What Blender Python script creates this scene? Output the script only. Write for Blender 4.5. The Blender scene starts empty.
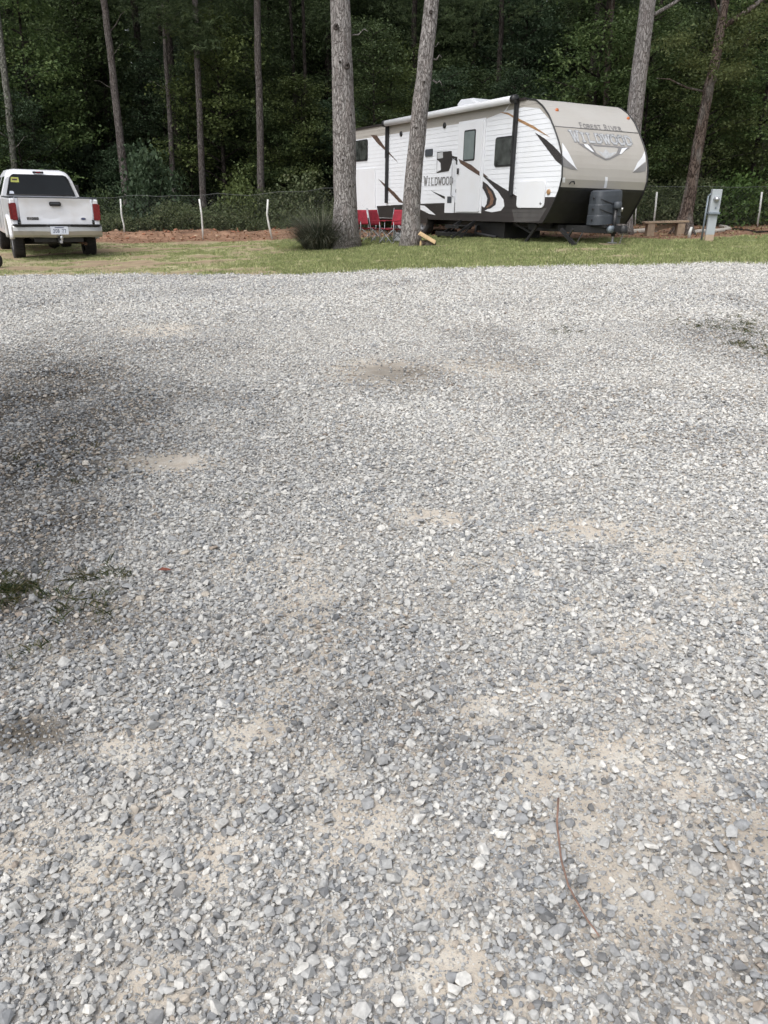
import bpy, bmesh, math, random
import numpy as np
from mathutils import Vector, Matrix, Euler, geometry
R = math.radians
PI = math.pi
random.seed(7)
RNG = np.random.default_rng(7)
SC = bpy.context.scene
COL = SC.collection

# ------------------------------------------------------------------ camera
FPX = 769.0
PITCH = R(22.72)
CAMH = 1.55
cd = bpy.data.cameras.new('camera')
cam = bpy.data.objects.new('camera', cd)
COL.objects.link(cam)
cam.location = (0, 0, CAMH)
cam.rotation_euler = (PI / 2 - PITCH, 0, 0)
cd.sensor_fit = 'VERTICAL'
cd.sensor_height = 24
cd.lens = FPX / 1024 * 24
cd.clip_start = 0.05
cd.clip_end = 3000
SC.camera = cam


def ray(px, py):
    """direction with unit forward (y) component"""
    a = (px - 384) / FPX
    b = (512 - py) / FPX
    y = math.cos(PITCH) + b * math.sin(PITCH)
    z = -math.sin(PITCH) + b * math.cos(PITCH)
    return Vector((a / y, 1.0, z / y))


def at(px, py, Y):
    d = ray(px, py)
    return Vector((d.x * Y, Y, CAMH + d.z * Y))


def sst(t):
    t = np.clip(t, 0, 1)
    return t * t * (3 - 2 * t)


def gz(x, y):
    """height of the terrain"""
    A = 0.03 + 0.39 * sst((x + 9.0) / 13.0)
    return A * sst((y - 6.0) / 12.5) + 0.5 * sst((y - 32.0) / 30.0)


def hit(px, py):
    d = ray(px, py)
    lo, hi = 0.3, 200.0
    for _ in range(50):
        m = (lo + hi) / 2
        if CAMH + d.z * m > float(gz(d.x * m, m)):
            lo = m
        else:
            hi = m
    return Vector((d.x * lo, lo, float(gz(d.x * lo, lo))))


# value noise ------------------------------------------------------------
_LAT = np.random.default_rng(3).random((256, 256))


def vnoise(x, y):
    xi = np.floor(x).astype(int)
    yi = np.floor(y).astype(int)
    fx = x - xi
    fy = y - yi
    fx = fx * fx * (3 - 2 * fx)
    fy = fy * fy * (3 - 2 * fy)
    a = _LAT[xi % 256, yi % 256]
    b = _LAT[(xi + 1) % 256, yi % 256]
    c = _LAT[xi % 256, (yi + 1) % 256]
    d = _LAT[(xi + 1) % 256, (yi + 1) % 256]
    return (a * (1 - fx) + b * fx) * (1 - fy) + (c * (1 - fx) + d * fx) * fy


def fbm(x, y, o=4):
    s = 0
    w = 0.5
    t = 0
    for k in range(o):
        s = s + w * vnoise(x * 2 ** k + 17.3 * k, y * 2 ** k + 9.1 * k)
        t += w
        w *= 0.5
    return s / t


# ------------------------------------------------------------------ materials
def nodes_of(m):
    m.use_nodes = True
    nt = m.node_tree
    return nt, nt.nodes, nt.links


def mat(name, col, rough=0.6, metal=0.0, var=0.0, scale=8.0, bump=0.0, bscale=40.0, spec=None, coat=0.0, dirt=None, dirt_amt=0.0, dscale=3.0):
    m = bpy.data.materials.new(name)
    nt, N, L = nodes_of(m)
    b = N['Principled BSDF']
    b.inputs['Base Color'].default_value = (*col, 1)
    b.inputs['Roughness'].default_value = rough
    b.inputs['Metallic'].default_value = metal
    if spec is not None:
        b.inputs['Specular IOR Level'].default_value = spec
    if coat:
        b.inputs['Coat Weight'].default_value = coat
        b.inputs['Coat Roughness'].default_value = 0.1
    tc = N.new('ShaderNodeTexCoord')
    src = None
    if var or True:
        v = var if var else 0.04
        n = N.new('ShaderNodeTexNoise')
        n.inputs['Scale'].default_value = scale
        n.inputs['Detail'].default_value = 6
        L.new(tc.outputs['Object'], n.inputs['Vector'])
        r = N.new('ShaderNodeValToRGB')
        r.color_ramp.elements[0].position = 0.3
        r.color_ramp.elements[1].position = 0.7
        r.color_ramp.elements[0].color = (*[c * (1 - v) for c in col], 1)
        r.color_ramp.elements[1].color = (*[min(1, c * (1 + v)) for c in col], 1)
        L.new(n.outputs['Fac'], r.inputs['Fac'])
        src = r.outputs['Color']
    if dirt is not None:
        n2 = N.new('ShaderNodeTexNoise')
        n2.inputs['Scale'].default_value = dscale
        n2.inputs['Detail'].default_value = 8
        n2.inputs['Roughness'].default_value = 0.65
        L.new(tc.outputs['Object'], n2.inputs['Vector'])
        r2 = N.new('ShaderNodeValToRGB')
        r2.color_ramp.elements[0].position = 0.45
        r2.color_ramp.elements[1].position = 0.75
        r2.color_ramp.elements[0].color = (0, 0, 0, 1)
        r2.color_ramp.elements[1].color = (dirt_amt,) * 3 + (1,)
        L.new(n2.outputs['Fac'], r2.inputs['Fac'])
        mx = N.new('ShaderNodeMixRGB')
        mx.inputs['Color2'].default_value = (*dirt, 1)
        L.new(src, mx.inputs['Color1'])
        L.new(r2.outputs['Color'], mx.inputs['Fac'])
        src = mx.outputs['Color']
    L.new(src, b.inputs['Base Color'])
    if bump:
        nb = N.new('ShaderNodeTexNoise')
        nb.inputs['Scale'].default_value = bscale
        nb.inputs['Detail'].default_value = 5
        L.new(tc.outputs['Object'], nb.inputs['Vector'])
        bp = N.new('ShaderNodeBump')
        bp.inputs['Strength'].default_value = bump
        bp.inputs['Distance'].default_value = 0.02
        L.new(nb.outputs['Fac'], bp.inputs['Height'])
        L.new(bp.outputs['Normal'], b.inputs['Normal'])
    return m


def bark_mat(name, dark, light, sc=6.0, patch=None):
    m = bpy.data.materials.new(name)
    nt, N, L = nodes_of(m)
    b = N['Principled BSDF']
    b.inputs['Roughness'].default_value = 0.95
    b.inputs['Specular IOR Level'].default_value = 0.1
    tc = N.new('ShaderNodeTexCoord')
    mp = N.new('ShaderNodeMapping')
    mp.inputs['Scale'].default_value = (sc, sc, sc * 0.28)
    L.new(tc.outputs['Object'], mp.inputs['Vector'])
    # warp so that plates are irregular
    nz = N.new('ShaderNodeTexNoise')
    nz.inputs['Scale'].default_value = 1.6
    nz.inputs['Detail'].default_value = 5
    L.new(mp.outputs['Vector'], nz.inputs['Vector'])
    ad = N.new('ShaderNodeVectorMath')
    ad.operation = 'MULTIPLY_ADD'
    ad.inputs[1].default_value = (1.3, 1.3, 1.3)
    L.new(nz.outputs['Color'], ad.inputs[0])
    L.new(mp.outputs['Vector'], ad.inputs[2])
    vo = N.new('ShaderNodeTexVoronoi')
    vo.feature = 'DISTANCE_TO_EDGE'
    vo.inputs['Scale'].default_value = 2.4
    L.new(ad.outputs['Vector'], vo.inputs['Vector'])
    vr = N.new('ShaderNodeValToRGB')
    vr.color_ramp.elements[0].position = 0.0
    vr.color_ramp.elements[1].position = 0.12
    L.new(vo.outputs['Distance'], vr.inputs['Fac'])
    n2 = N.new('ShaderNodeTexNoise')
    n2.inputs['Scale'].default_value = 5
    n2.inputs['Detail'].default_value = 8
    n2.inputs['Roughness'].default_value = 0.7
    L.new(mp.outputs['Vector'], n2.inputs['Vector'])
    mul = N.new('ShaderNodeMath')
    mul.operation = 'MULTIPLY'
    L.new(vr.outputs['Color'], mul.inputs[0])
    r3 = N.new('ShaderNodeValToRGB')
    r3.color_ramp.elements[0].position = 0.25
    r3.color_ramp.elements[1].position = 0.6
    r3.color_ramp.elements[0].color = (0.35, 0.35, 0.35, 1)
    L.new(n2.outputs['Fac'], r3.inputs['Fac'])
    L.new(r3.outputs['Color'], mul.inputs[1])
    mx = N.new('ShaderNodeMixRGB')
    mx.inputs['Color1'].default_value = (*dark, 1)
    mx.inputs['Color2'].default_value = (*light, 1)
    L.new(mul.outputs[0], mx.inputs['Fac'])
    out = mx.outputs['Color']
    if patch:
        n4 = N.new('ShaderNodeTexNoise')
        n4.inputs['Scale'].default_value = 0.8
        n4.inputs['Detail'].default_value = 6
        L.new(mp.outputs['Vector'], n4.inputs['Vector'])
        r4 = N.new('ShaderNodeValToRGB')
        r4.color_ramp.elements[0].position = 0.5
        r4.color_ramp.elements[1].position = 0.66
        L.new(n4.outputs['Fac'], r4.inputs['Fac'])
        m4 = N.new('ShaderNodeMath')
        m4.operation = 'MULTIPLY'
        m4.inputs[1].default_value = 0.6
        L.new(r4.outputs['Color'], m4.inputs[0])
        mx2 = N.new('ShaderNodeMixRGB')
        mx2.inputs['Color2'].default_value = (*patch, 1)
        L.new(out, mx2.inputs['Color1'])
        L.new(m4.outputs[0], mx2.inputs['Fac'])
        out = mx2.outputs['Color']
    L.new(out, b.inputs['Base Color'])
    bp = N.new('ShaderNodeBump')
    bp.inputs['Strength'].default_value = 1.0
    bp.inputs['Distance'].default_value = 0.05
    L.new(mul.outputs[0], bp.inputs['Height'])
    L.new(bp.outputs['Normal'], b.inputs['Normal'])
    return m


def leaf_mat(name, c0, c1, c2, trans=0.3, objvar=0.25):
    """c0..c2: leaf colours picked by a per-leaf random attribute"""
    m = bpy.data.materials.new(name)
    nt, N, L = nodes_of(m)
    b = N['Principled BSDF']
    b.inputs['Roughness'].default_value = 0.62
    b.inputs['Specular IOR Level'].default_value = 0.25
    at_ = N.new('ShaderNodeAttribute')
    at_.attribute_name = 'rnd'
    oi = N.new('ShaderNodeObjectInfo')
    r = N.new('ShaderNodeValToRGB')
    r.color_ramp.elements[0].color = (*c0, 1)
    r.color_ramp.elements[1].color = (*c2, 1)
    e = r.color_ramp.elements.new(0.6)
    e.color = (*c1, 1)
    L.new(at_.outputs['Fac'], r.inputs['Fac'])
    hs = N.new('ShaderNodeHueSaturation')
    mr = N.new('ShaderNodeMapRange')
    mr.inputs['To Min'].default_value = 1 - objvar
    mr.inputs['To Max'].default_value = 1 + objvar
    L.new(oi.outputs['Random'], mr.inputs['Value'])
    L.new(mr.outputs['Result'], hs.inputs['Value'])
    L.new(r.outputs['Color'], hs.inputs['Color'])
    L.new(hs.outputs['Color'], b.inputs['Base Color'])
    tr = N.new('ShaderNodeBsdfTranslucent')
    L.new(hs.outputs['Color'], tr.inputs['Color'])
    ms = N.new('ShaderNodeMixShader')
    ms.inputs['Fac'].default_value = trans
    L.new(b.outputs['BSDF'], ms.inputs[1])
    L.new(tr.outputs['BSDF'], ms.inputs[2])
    L.new(ms.outputs['Shader'], N['Material Output'].inputs['Surface'])
    return m


M = {}
M['bark_pale'] = bark_mat('pale_pine_bark', (0.15, 0.13, 0.12), (0.46, 0.435, 0.42), 8.0, (0.30, 0.26, 0.245))
M['bark_grey'] = bark_mat('grey_pine_bark', (0.07, 0.06, 0.055), (0.21, 0.19, 0.18), 9.0, (0.13, 0.105, 0.095))
M['bark_brown'] = bark_mat('brown_bark', (0.045, 0.032, 0.027), (0.20, 0.155, 0.13), 7.0, (0.28, 0.27, 0.25))
M['bark_dark'] = bark_mat('dark_bark', (0.02, 0.017, 0.015), (0.065, 0.056, 0.05), 6.0)
M['bark_mottled'] = bark_mat('mottled_pale_bark', (0.07, 0.07, 0.06), (0.30, 0.30, 0.27), 9.0, (0.10, 0.11, 0.08))
M['leaf_broad'] = leaf_mat('broad_leaves', (0.030, 0.046, 0.020), (0.058, 0.086, 0.034), (0.110, 0.150, 0.060))
M['leaf_cool'] = leaf_mat('cool_green_leaves', (0.026, 0.044, 0.024), (0.050, 0.082, 0.042), (0.095, 0.135, 0.074))
M['leaf_yellow'] = leaf_mat('yellow_green_leaves', (0.042, 0.058, 0.020), (0.078, 0.104, 0.034), (0.14, 0.17, 0.06))
M['leaf_mid'] = leaf_mat('fresh_leaves', (0.045, 0.075, 0.028), (0.085, 0.13, 0.045), (0.17, 0.22, 0.085))
M['leaf_bough'] = leaf_mat('mossy_bough_leaves', (0.05, 0.068, 0.024), (0.10, 0.125, 0.042), (0.17, 0.19, 0.075))
M['leaf_bright'] = leaf_mat('bright_green_leaves', (0.038, 0.070, 0.020), (0.070, 0.120, 0.032), (0.12, 0.18, 0.05))
M['needle'] = leaf_mat('pine_needles', (0.030, 0.046, 0.020), (0.056, 0.082, 0.034), (0.100, 0.130, 0.056), 0.2)
M['weed'] = leaf_mat('weed_leaves', (0.055, 0.078, 0.034), (0.095, 0.120, 0.055), (0.17, 0.18, 0.10))
M['clump'] = leaf_mat('clump_blades', (0.035, 0.045, 0.030), (0.08, 0.092, 0.065), (0.28, 0.27, 0.21), 0.12)
M['dead'] = leaf_mat('dead_leaves', (0.10, 0.045, 0.022), (0.18, 0.09, 0.045), (0.30, 0.18, 0.10), 0.1)
M['lawn'] = leaf_mat('lawn_blades', (0.20, 0.25, 0.10), (0.34, 0.385, 0.17), (0.55, 0.53, 0.31), 0.3, 0.3)
M['moss'] = leaf_mat('low_weeds', (0.045, 0.075, 0.026), (0.09, 0.12, 0.045), (0.32, 0.28, 0.15), 0.2, 0.3)
M['rv_white'] = mat('white_siding', (0.70, 0.72, 0.755), 0.35, var=0.02, scale=2, dirt=(0.62, 0.60, 0.56), dirt_amt=0.15, dscale=1.5)
M['rv_panel'] = mat('white_panel', (0.69, 0.705, 0.735), 0.3, var=0.015, scale=3, dirt=(0.6, 0.58, 0.53), dirt_amt=0.2, dscale=2)
M['rv_beige'] = mat('beige_panel', (0.375, 0.355, 0.325), 0.4, var=0.02, scale=2, dirt=(0.28, 0.25, 0.21), dirt_amt=0.3, dscale=1.2)
M['rv_top'] = mat('pale_beige_panel', (0.42, 0.405, 0.38), 0.4, var=0.02, scale=2, dirt=(0.36, 0.33, 0.29), dirt_amt=0.3, dscale=1.2)
M['rv_dark'] = mat('dark_graphic', (0.028, 0.024, 0.023), 0.4, var=0.12, scale=3)
M['rv_outline'] = mat('soft_grey_outline', (0.24, 0.245, 0.26), 0.45, var=0.15, scale=20)
M['rv_wood'] = mat('wood_tone_graphic', (0.17, 0.095, 0.06), 0.45, var=0.4, scale=14)
M['rv_skirt'] = mat('dull_skirt_metal', (0.085, 0.08, 0.078), 0.4, 0.2, var=0.15, scale=4)
M['rv_brown'] = mat('brown_graphic', (0.085, 0.052, 0.038), 0.45, var=0.4, scale=14)
M['rv_gold'] = mat('gold_graphic', (0.33, 0.19, 0.09), 0.45, var=0.25, scale=10)
M['rv_grey'] = mat('grey_graphic', (0.19, 0.185, 0.185), 0.45, var=0.1, scale=10)
M['rv_silver'] = mat('silver_graphic', (0.42, 0.43, 0.44), 0.35, var=0.15, scale=20)
M['rv_blue'] = mat('slate_graphic', (0.14, 0.17, 0.22), 0.4, var=0.2, scale=20)
M['black'] = mat('black_coat', (0.014, 0.014, 0.015), 0.45, var=0.3, scale=6)
M['charcoal'] = mat('charcoal_plastic', (0.045, 0.052, 0.062), 0.5, var=0.12, scale=6, bump=0.05)
M['tyre'] = mat('tyre_rubber', (0.016, 0.015, 0.015), 0.85, var=0.2, scale=12, bump=0.3, bscale=60, dirt=(0.07, 0.055, 0.045), dirt_amt=0.3, dscale=6)
M['rim'] = mat('rim_metal', (0.35, 0.35, 0.36), 0.4, 0.6, var=0.1, scale=12)
M['steel'] = mat('steel', (0.42, 0.43, 0.45), 0.4, 0.7, var=0.1, scale=20)
M['alu'] = mat('dull_white_tube', (0.62, 0.63, 0.65), 0.4, var=0.04, scale=3)
M['glass'] = mat('dark_glass', (0.012, 0.014, 0.016), 0.05, spec=0.22, var=0.2, scale=2)
M['glass_rv'] = mat('window_reflection_tint', (0.04, 0.045, 0.042), 0.12, spec=0.4, var=0.75, scale=4)  # mottled base colour stands in for trees reflected in the panes
M['glass_pale'] = mat('curtained_glass', (0.16, 0.19, 0.19), 0.12, spec=0.6, var=0.15, scale=3)
M['truck'] = mat('white_truck_paint', (0.66, 0.675, 0.715), 0.3, var=0.02, scale=2, coat=0.35, dirt=(0.50, 0.46, 0.42), dirt_amt=0.45, dscale=2.2)
M['bumper'] = mat('dull_chrome', (0.42, 0.42, 0.41), 0.30, 0.7, var=0.12, scale=5, dirt=(0.33, 0.30, 0.26), dirt_amt=0.35, dscale=5)
M['red_lens'] = mat('red_lens', (0.15, 0.009, 0.012), 0.2, var=0.2, scale=20)
M['orange_lens'] = mat('orange_lens', (0.45, 0.12, 0.03), 0.25, var=0.1, scale=20)
M['plate'] = mat('plate_white', (0.58, 0.62, 0.70), 0.4, var=0.08, scale=20)
M['plate_ink'] = mat('plate_ink', (0.06, 0.07, 0.14), 0.5)
M['sticker'] = mat('yellow_sticker', (0.40, 0.42, 0.10), 0.5, var=0.08, scale=20)
M['red_cloth'] = mat('red_fabric', (0.27, 0.016, 0.032), 0.8, var=0.2, scale=9, bump=0.2, bscale=120)
M['chair_steel'] = mat('grey_tube', (0.34, 0.36, 0.38), 0.4, 0.5)
M['wood'] = mat('weathered_wood', (0.27, 0.205, 0.145), 0.85, var=0.25, scale=12, bump=0.3, dirt=(0.14, 0.10, 0.07), dirt_amt=0.6, dscale=6)
M['logcut'] = mat('cut_wood', (0.50, 0.36, 0.20), 0.8, var=0.2, scale=14, bump=0.2)
M['pedestal'] = mat('pale_grey_metal', (0.37, 0.405, 0.43), 0.45, 0.1, var=0.05, scale=6, dirt=(0.26, 0.25, 0.22), dirt_amt=0.3)
M['pedestal_d'] = mat('dark_grey_metal', (0.17, 0.20, 0.23), 0.5, 0.2, var=0.1, scale=10)
M['tan'] = mat('stained_post', (0.40, 0.31, 0.23), 0.8, var=0.15, scale=12)
M['post'] = mat('white_post_paint', (0.55, 0.56, 0.54), 0.6, var=0.1, scale=12, dirt=(0.30, 0.26, 0.2), dirt_amt=0.6, dscale=6)
M['galv'] = mat('galvanised_wire', (0.13, 0.14, 0.14), 0.6, 0.3, var=0.2, scale=9)
M['concrete'] = mat('pale_concrete', (0.42, 0.39, 0.34), 0.9, var=0.15, scale=12, bump=0.2)
M['twig'] = mat('reddish_twig', (0.20, 0.125, 0.095), 0.8, var=0.25, scale=40)
M['rust'] = mat('rusty_iron', (0.10, 0.055, 0.035), 0.8, 0.2, var=0.4, scale=14)


# ------------------------------------------------------------------ mesh helpers
def link(name, me, parent=None):
    o = bpy.data.objects.new(name, me)
    COL.objects.link(o)
    if parent is not None:
        o.parent = parent
    return o


def empty(name, loc, rot=(0, 0, 0)):
    o = bpy.data.objects.new(name, None)
    COL.objects.link(o)
    o.location = loc
    o.rotation_euler = rot
    o.empty_display_size = 0.3
    return o


def tag(o, label=None, cat=None, group=None, kind=None):
    if label:
        o['label'] = label
    if cat:
        o['category'] = cat
    if group:
        o['group'] = group
    if kind:
        o['kind'] = kind
    return o


def copy_tree(o, parent=None):
    c = o.copy()
    COL.objects.link(c)
    c.parent = parent
    for ch in list(o.children):
        copy_tree(ch, c)
    return c


class MB:
    def __init__(s):
        s.v = []
        s.f = []
        s.m = []
        s.mats = []
        s.sm = []

    def mi(s, m):
        if m not in s.mats:
            s.mats.append(m)
        return s.mats.index(m)

    def add(s, vs, fs, m, smooth=False):
        b = len(s.v)
        s.v += [tuple(v) for v in vs]
        k = s.mi(m)
        for f in fs:
            s.f.append([b + i for i in f])
            s.m.append(k)
            s.sm.append(smooth)
        return s

    def box(s, c, size, m, rot=None):
        cx, cy, cz = c
        a, b, d = [x / 2 for x in size]
        vs = [Vector((x, y, z)) for x in (-a, a) for y in (-b, b) for z in (-d, d)]
        if rot is not None:
            E = Euler(rot).to_matrix()
            vs = [E @ v for v in vs]
        vs = [v + Vector(c) for v in vs]
        return s.add(vs, [(0, 1, 3, 2), (4, 6, 7, 5), (0, 4, 5, 1), (2, 3, 7, 6), (0, 2, 6, 4), (1, 5, 7, 3)], m)

    def bar(s, p, q, w, h, m):
        """rectangular beam from p to q"""
        p = Vector(p)
        q = Vector(q)
        d = (q - p).normalized()
        up = Vector((0, 0, 1)) if abs(d.z) < 0.95 else Vector((0, 1, 0))
        x = d.cross(up).normalized() * (w / 2)
        z = x.cross(d).normalized() * (h / 2)
        vs = [p - x - z, p + x - z, p + x + z, p - x + z, q - x - z, q + x - z, q + x + z, q - x + z]
        return s.add(vs, [(0, 1, 2, 3), (7, 6, 5, 4), (0, 4, 5, 1), (1, 5, 6, 2), (2, 6, 7, 3), (3, 7, 4, 0)], m)

    def tube(s, pts, rad, m, n=8, cap=True, wob=0.0):
        pts = [Vector(p) for p in pts]
        if not isinstance(rad, (list, tuple)):
            rad = [rad] * len(pts)
        rings = []
        prevx = None
        for i, p in enumerate(pts):
            d = (pts[min(i + 1, len(pts) - 1)] - pts[max(i - 1, 0)]).normalized()
            if prevx is None:
                up = Vector((0, 1, 0)) if abs(d.y) < 0.9 else Vector((1, 0, 0))
                x = d.cross(up).normalized()
            else:
                x = (prevx - d * prevx.dot(d)).normalized()
            prevx = x
            y = d.cross(x)
            ring = []
            for k in range(n):
                a = 2 * PI * k / n
                r = rad[i] * (1 + wob * (random.random() - 0.5))
                ring.append(p + (x * math.cos(a) + y * math.sin(a)) * r)
            rings.append(ring)
        vs = [v for r_ in rings for v in r_]
        fs = []
        for i in range(len(rings) - 1):
            for k in range(n):
                a = i * n + k
                b = i * n + (k + 1) % n
                fs.append((a, b, b + n, a + n))
        if cap:
            fs.append(tuple(range(n))[::-1])
            fs.append(tuple((len(rings) - 1) * n + k for k in range(n)))
        return s.add(vs, fs, m, True)

    def lathe(s, prof, axis, origin, m, n=24, smooth=True):
        """prof: (r, h) along axis 'x' or 'z'"""
        vs = []
        fs = []
        for (r, h) in prof:
            for k in range(n):
                a = 2 * PI * k / n
                if axis == 'x':
                    vs.append((origin[0] + h, origin[1] + r * math.cos(a), origin[2] + r * math.sin(a)))
                elif axis == 'y':
                    vs.append((origin[0] + r * math.cos(a), origin[1] + h, origin[2] + r * math.sin(a)))
                else:
                    vs.append((origin[0] + r * math.cos(a), origin[1] + r * math.sin(a), origin[2] + h))
        for i in range(len(prof) - 1):
            for k in range(n):
                a = i * n + k
                b = i * n + (k + 1) % n
                fs.append((a, b, b + n, a + n))
        return s.add(vs, fs, m, smooth)

    def prism(s, poly, x0, x1, m, plane='yz'):
        """extrude polygon [(a,b)] in plane yz along x (or xz along y, xy along z)"""
        n = len(poly)

        def P(a, b, c):
            return {'yz': (c, a, b), 'xz': (a, c, b), 'xy': (a, b, c)}[plane]
        vs = [P(a, b, x0) for a, b in poly] + [P(a, b, x1) for a, b in poly]
        tris = geometry.tessellate_polygon([[Vector((a, b, 0)) for a, b in poly]])
        fs = [tuple(t) for t in tris] + [tuple(n + i for i in t)[::-1] for t in tris]
        fs += [(i, (i + 1) % n, n + (i + 1) % n, n + i) for i in range(n)]
        return s.add(vs, fs, m)

    def build(s, name, parent=None, bevel=0.0, seg=2, angle=35):
        me = bpy.data.meshes.new(name)
        me.from_pydata(s.v, [], s.f)
        for m in s.mats:
            me.materials.append(m)
        me.polygons.foreach_set('material_index', s.m)
        me.polygons.foreach_set('use_smooth', s.sm)
        me.update()
        bm = bmesh.new()
        bm.from_mesh(me)
        bmesh.ops.recalc_face_normals(bm, faces=bm.faces)
        bm.to_mesh(me)
        bm.free()
        o = link(name, me, parent)
        if bevel:
            b = o.modifiers.new('bevel', 'BEVEL')
            b.width = bevel
            b.segments = seg
            b.limit_method = 'ANGLE'
            b.angle_limit = R(angle)
            b.harden_normals = False
        return o


def fast_mesh(name, verts, k, mats, rnd=None, smooth=False, attrs=None, midx=None):
    """verts (n*k,3): n faces of k corners, all separate"""
    verts = np.asarray(verts, dtype=np.float32).reshape(-1, 3)
    nv = len(verts)
    nf = nv // k
    me = bpy.data.meshes.new(name)
    me.vertices.add(nv)
    me.vertices.foreach_set('co', verts.ravel())
    me.loops.add(nv)
    me.loops.foreach_set('vertex_index', np.arange(nv, dtype=np.int32))
    me.polygons.add(nf)
    me.polygons.foreach_set('loop_start', np.arange(0, nv, k, dtype=np.int32))
    if midx is not None:
        me.polygons.foreach_set('material_index', np.asarray(midx, dtype=np.int32))
    me.update(calc_edges=True)
    for m in mats:
        me.materials.append(m)
    if rnd is not None:
        a = me.attributes.new('rnd', 'FLOAT', 'FACE')
        a.data.foreach_set('value', np.asarray(rnd, dtype=np.float32))
    return me


def leaves_quads(pos, size, rng, aspect=0.55, updown=0.6, dirs=None, hang=0.0):
    """diamond leaf quads with random orientation; returns (n*4,3)"""
    n = len(pos)
    if dirs is None:
        d = rng.normal(size=(n, 3))
        d[:, 2] = d[:, 2] * 0.5 - hang
    else:
        d = dirs + rng.normal(size=(n, 3)) * 0.35
    d /= np.linalg.norm(d, axis=1)[:, None] + 1e-9
    up = rng.normal(size=(n, 3)) * (1 - updown) + np.array([0, 0, 1.0]) * updown
    s = np.cross(d, up)
    s /= np.linalg.norm(s, axis=1)[:, None] + 1e-9
    L = (size * (0.6 + 0.8 * rng.random(n)))[:, None]
    W = L * aspect
    nrm = np.cross(s, d)
    a = pos
    b = pos + d * L * 0.45 + s * W * 0.5 + nrm * L * 0.08
    c = pos + d * L
    e = pos + d * L * 0.45 - s * W * 0.5 + nrm * L * 0.08
    return np.stack([a, b, c, e], axis=1).reshape(-1, 3)


# ------------------------------------------------------------------ sky, sun
SUN_EL, SUN_AZ = R(56), R(215)   # azimuth the light comes from, clockwise from +Y
w = bpy.data.worlds.new('World')
SC.world = w
w.use_nodes = True
wn, wl = w.node_tree.nodes, w.node_tree.links
bg = wn['Background']
sky = wn.new('ShaderNodeTexSky')
sky.sky_type = 'NISHITA'
sky.sun_disc = False
sky.sun_elevation = SUN_EL
sky.sun_rotation = SUN_AZ
sky.dust_density = 4.0
sky.air_density = 1.0
hs = wn.new('ShaderNodeHueSaturation')
hs.inputs['Saturation'].default_value = 0.30
wl.new(sky.outputs['Color'], hs.inputs['Color'])
wl.new(hs.outputs['Color'], bg.inputs['Color'])
bg.inputs['Strength'].default_value = 0.15
sl = bpy.data.lights.new('sun', 'SUN')
so = bpy.data.objects.new('sun', sl)
COL.objects.link(so)
sl.energy = 1.15
sl.angle = R(48)
sl.color = (1.0, 0.99, 0.975)
sd = Vector((math.sin(SUN_AZ) * math.cos(SUN_EL), math.cos(SUN_AZ) * math.cos(SUN_EL), math.sin(SUN_EL)))
so.rotation_euler = (-sd).to_track_quat('-Z', 'Y').to_euler()
so.location = (0, 0, 30)
SC.view_settings.view_transform = 'Standard'
SC.view_settings.look = 'None'
SC.view_settings.exposure = 0.66
SC.view_settings.gamma = 1

# ------------------------------------------------------------------ region boundaries (world)
def curve_of(pxs):
    p = [hit(*q) for q in pxs]
    xs = np.array([q.x for q in p])
    ys = np.array([q.y for q in p])
    o = np.argsort(xs)
    return xs[o], ys[o]


EDX, EDY = curve_of([(0, 277), (90, 274.5), (200, 275), (300, 275), (360, 271), (430, 268.5), (510, 266.5), (640, 264), (768, 262)])
CLX, CLY = curve_of([(0, 243), (110, 243), (230, 242), (300, 240), (333, 240), (640, 240), (700, 240), (768, 236)])


def edge_y(x):
    return np.interp(x, EDX, EDY) + 0.17 * (fbm(x * 2.2, x * 0 + 3.3, 3) - 0.5) * 2


def clay_y(x):
    return np.interp(x, CLX, CLY) + 0.7 * (fbm(x * 0.6, x * 0 + 8.3, 3) - 0.5) * 2


# patches of bare sand / brown soil and painted shade / weeds in the gravel: (px, py, rx, ry, strength)
def ell(px, py, rx, ry, k):
    c = hit(px, py)
    a = hit(px + rx, py)
    n = hit(px, py - ry)
    s = hit(px, py + ry)
    return (c.x, (n.y + s.y) / 2, abs(a.x - c.x), (n.y - s.y) / 2, k)


SAND = [ell(*q) for q in [
    (435, 518, 30, 7, .9), (590, 530, 55, 9, .75), (670, 553, 28, 10, .7), (165, 462, 40, 9, .9), (160, 330, 40, 6, .5),
    (380, 372, 40, 10, .8), (470, 366, 50, 8, .35), (305, 600, 30, 30, .55), (325, 645, 16, 16, .6), (270, 560, 45, 14, .45),
    (635, 893, 34, 30, .95), (590, 830, 26, 18, .5), (245, 735, 34, 14, .8), (130, 745, 26, 16, .7), (355, 830, 38, 26, .55),
    (100, 860, 34, 34, .5), (215, 850, 26, 30, .5), (450, 968, 30, 26, .8), (425, 890, 20, 26, .45), (540, 770, 34, 26, .5), (620, 755, 34, 20, .6),
    (480, 710, 26, 12, .5), (745, 830, 30, 22, .6), (690, 790, 26, 18, .45), (20, 736, 38, 16, .5), (20, 850, 30, 40, .45), (290, 690, 22, 24, .5),
    (150, 985, 40, 26, .4), (520, 1000, 40, 20, .4), (700, 900, 30, 26, .4), (330, 770, 26, 20, .4), (560, 690, 40, 12, .4), (640, 640, 40, 12, .35),
    (100, 645, 30, 14, .35), (470, 560, 50, 8, .4), (730, 600, 40, 12, .35), (500, 620, 30, 10, .3), (390, 610, 26, 9, .3)]]
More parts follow.
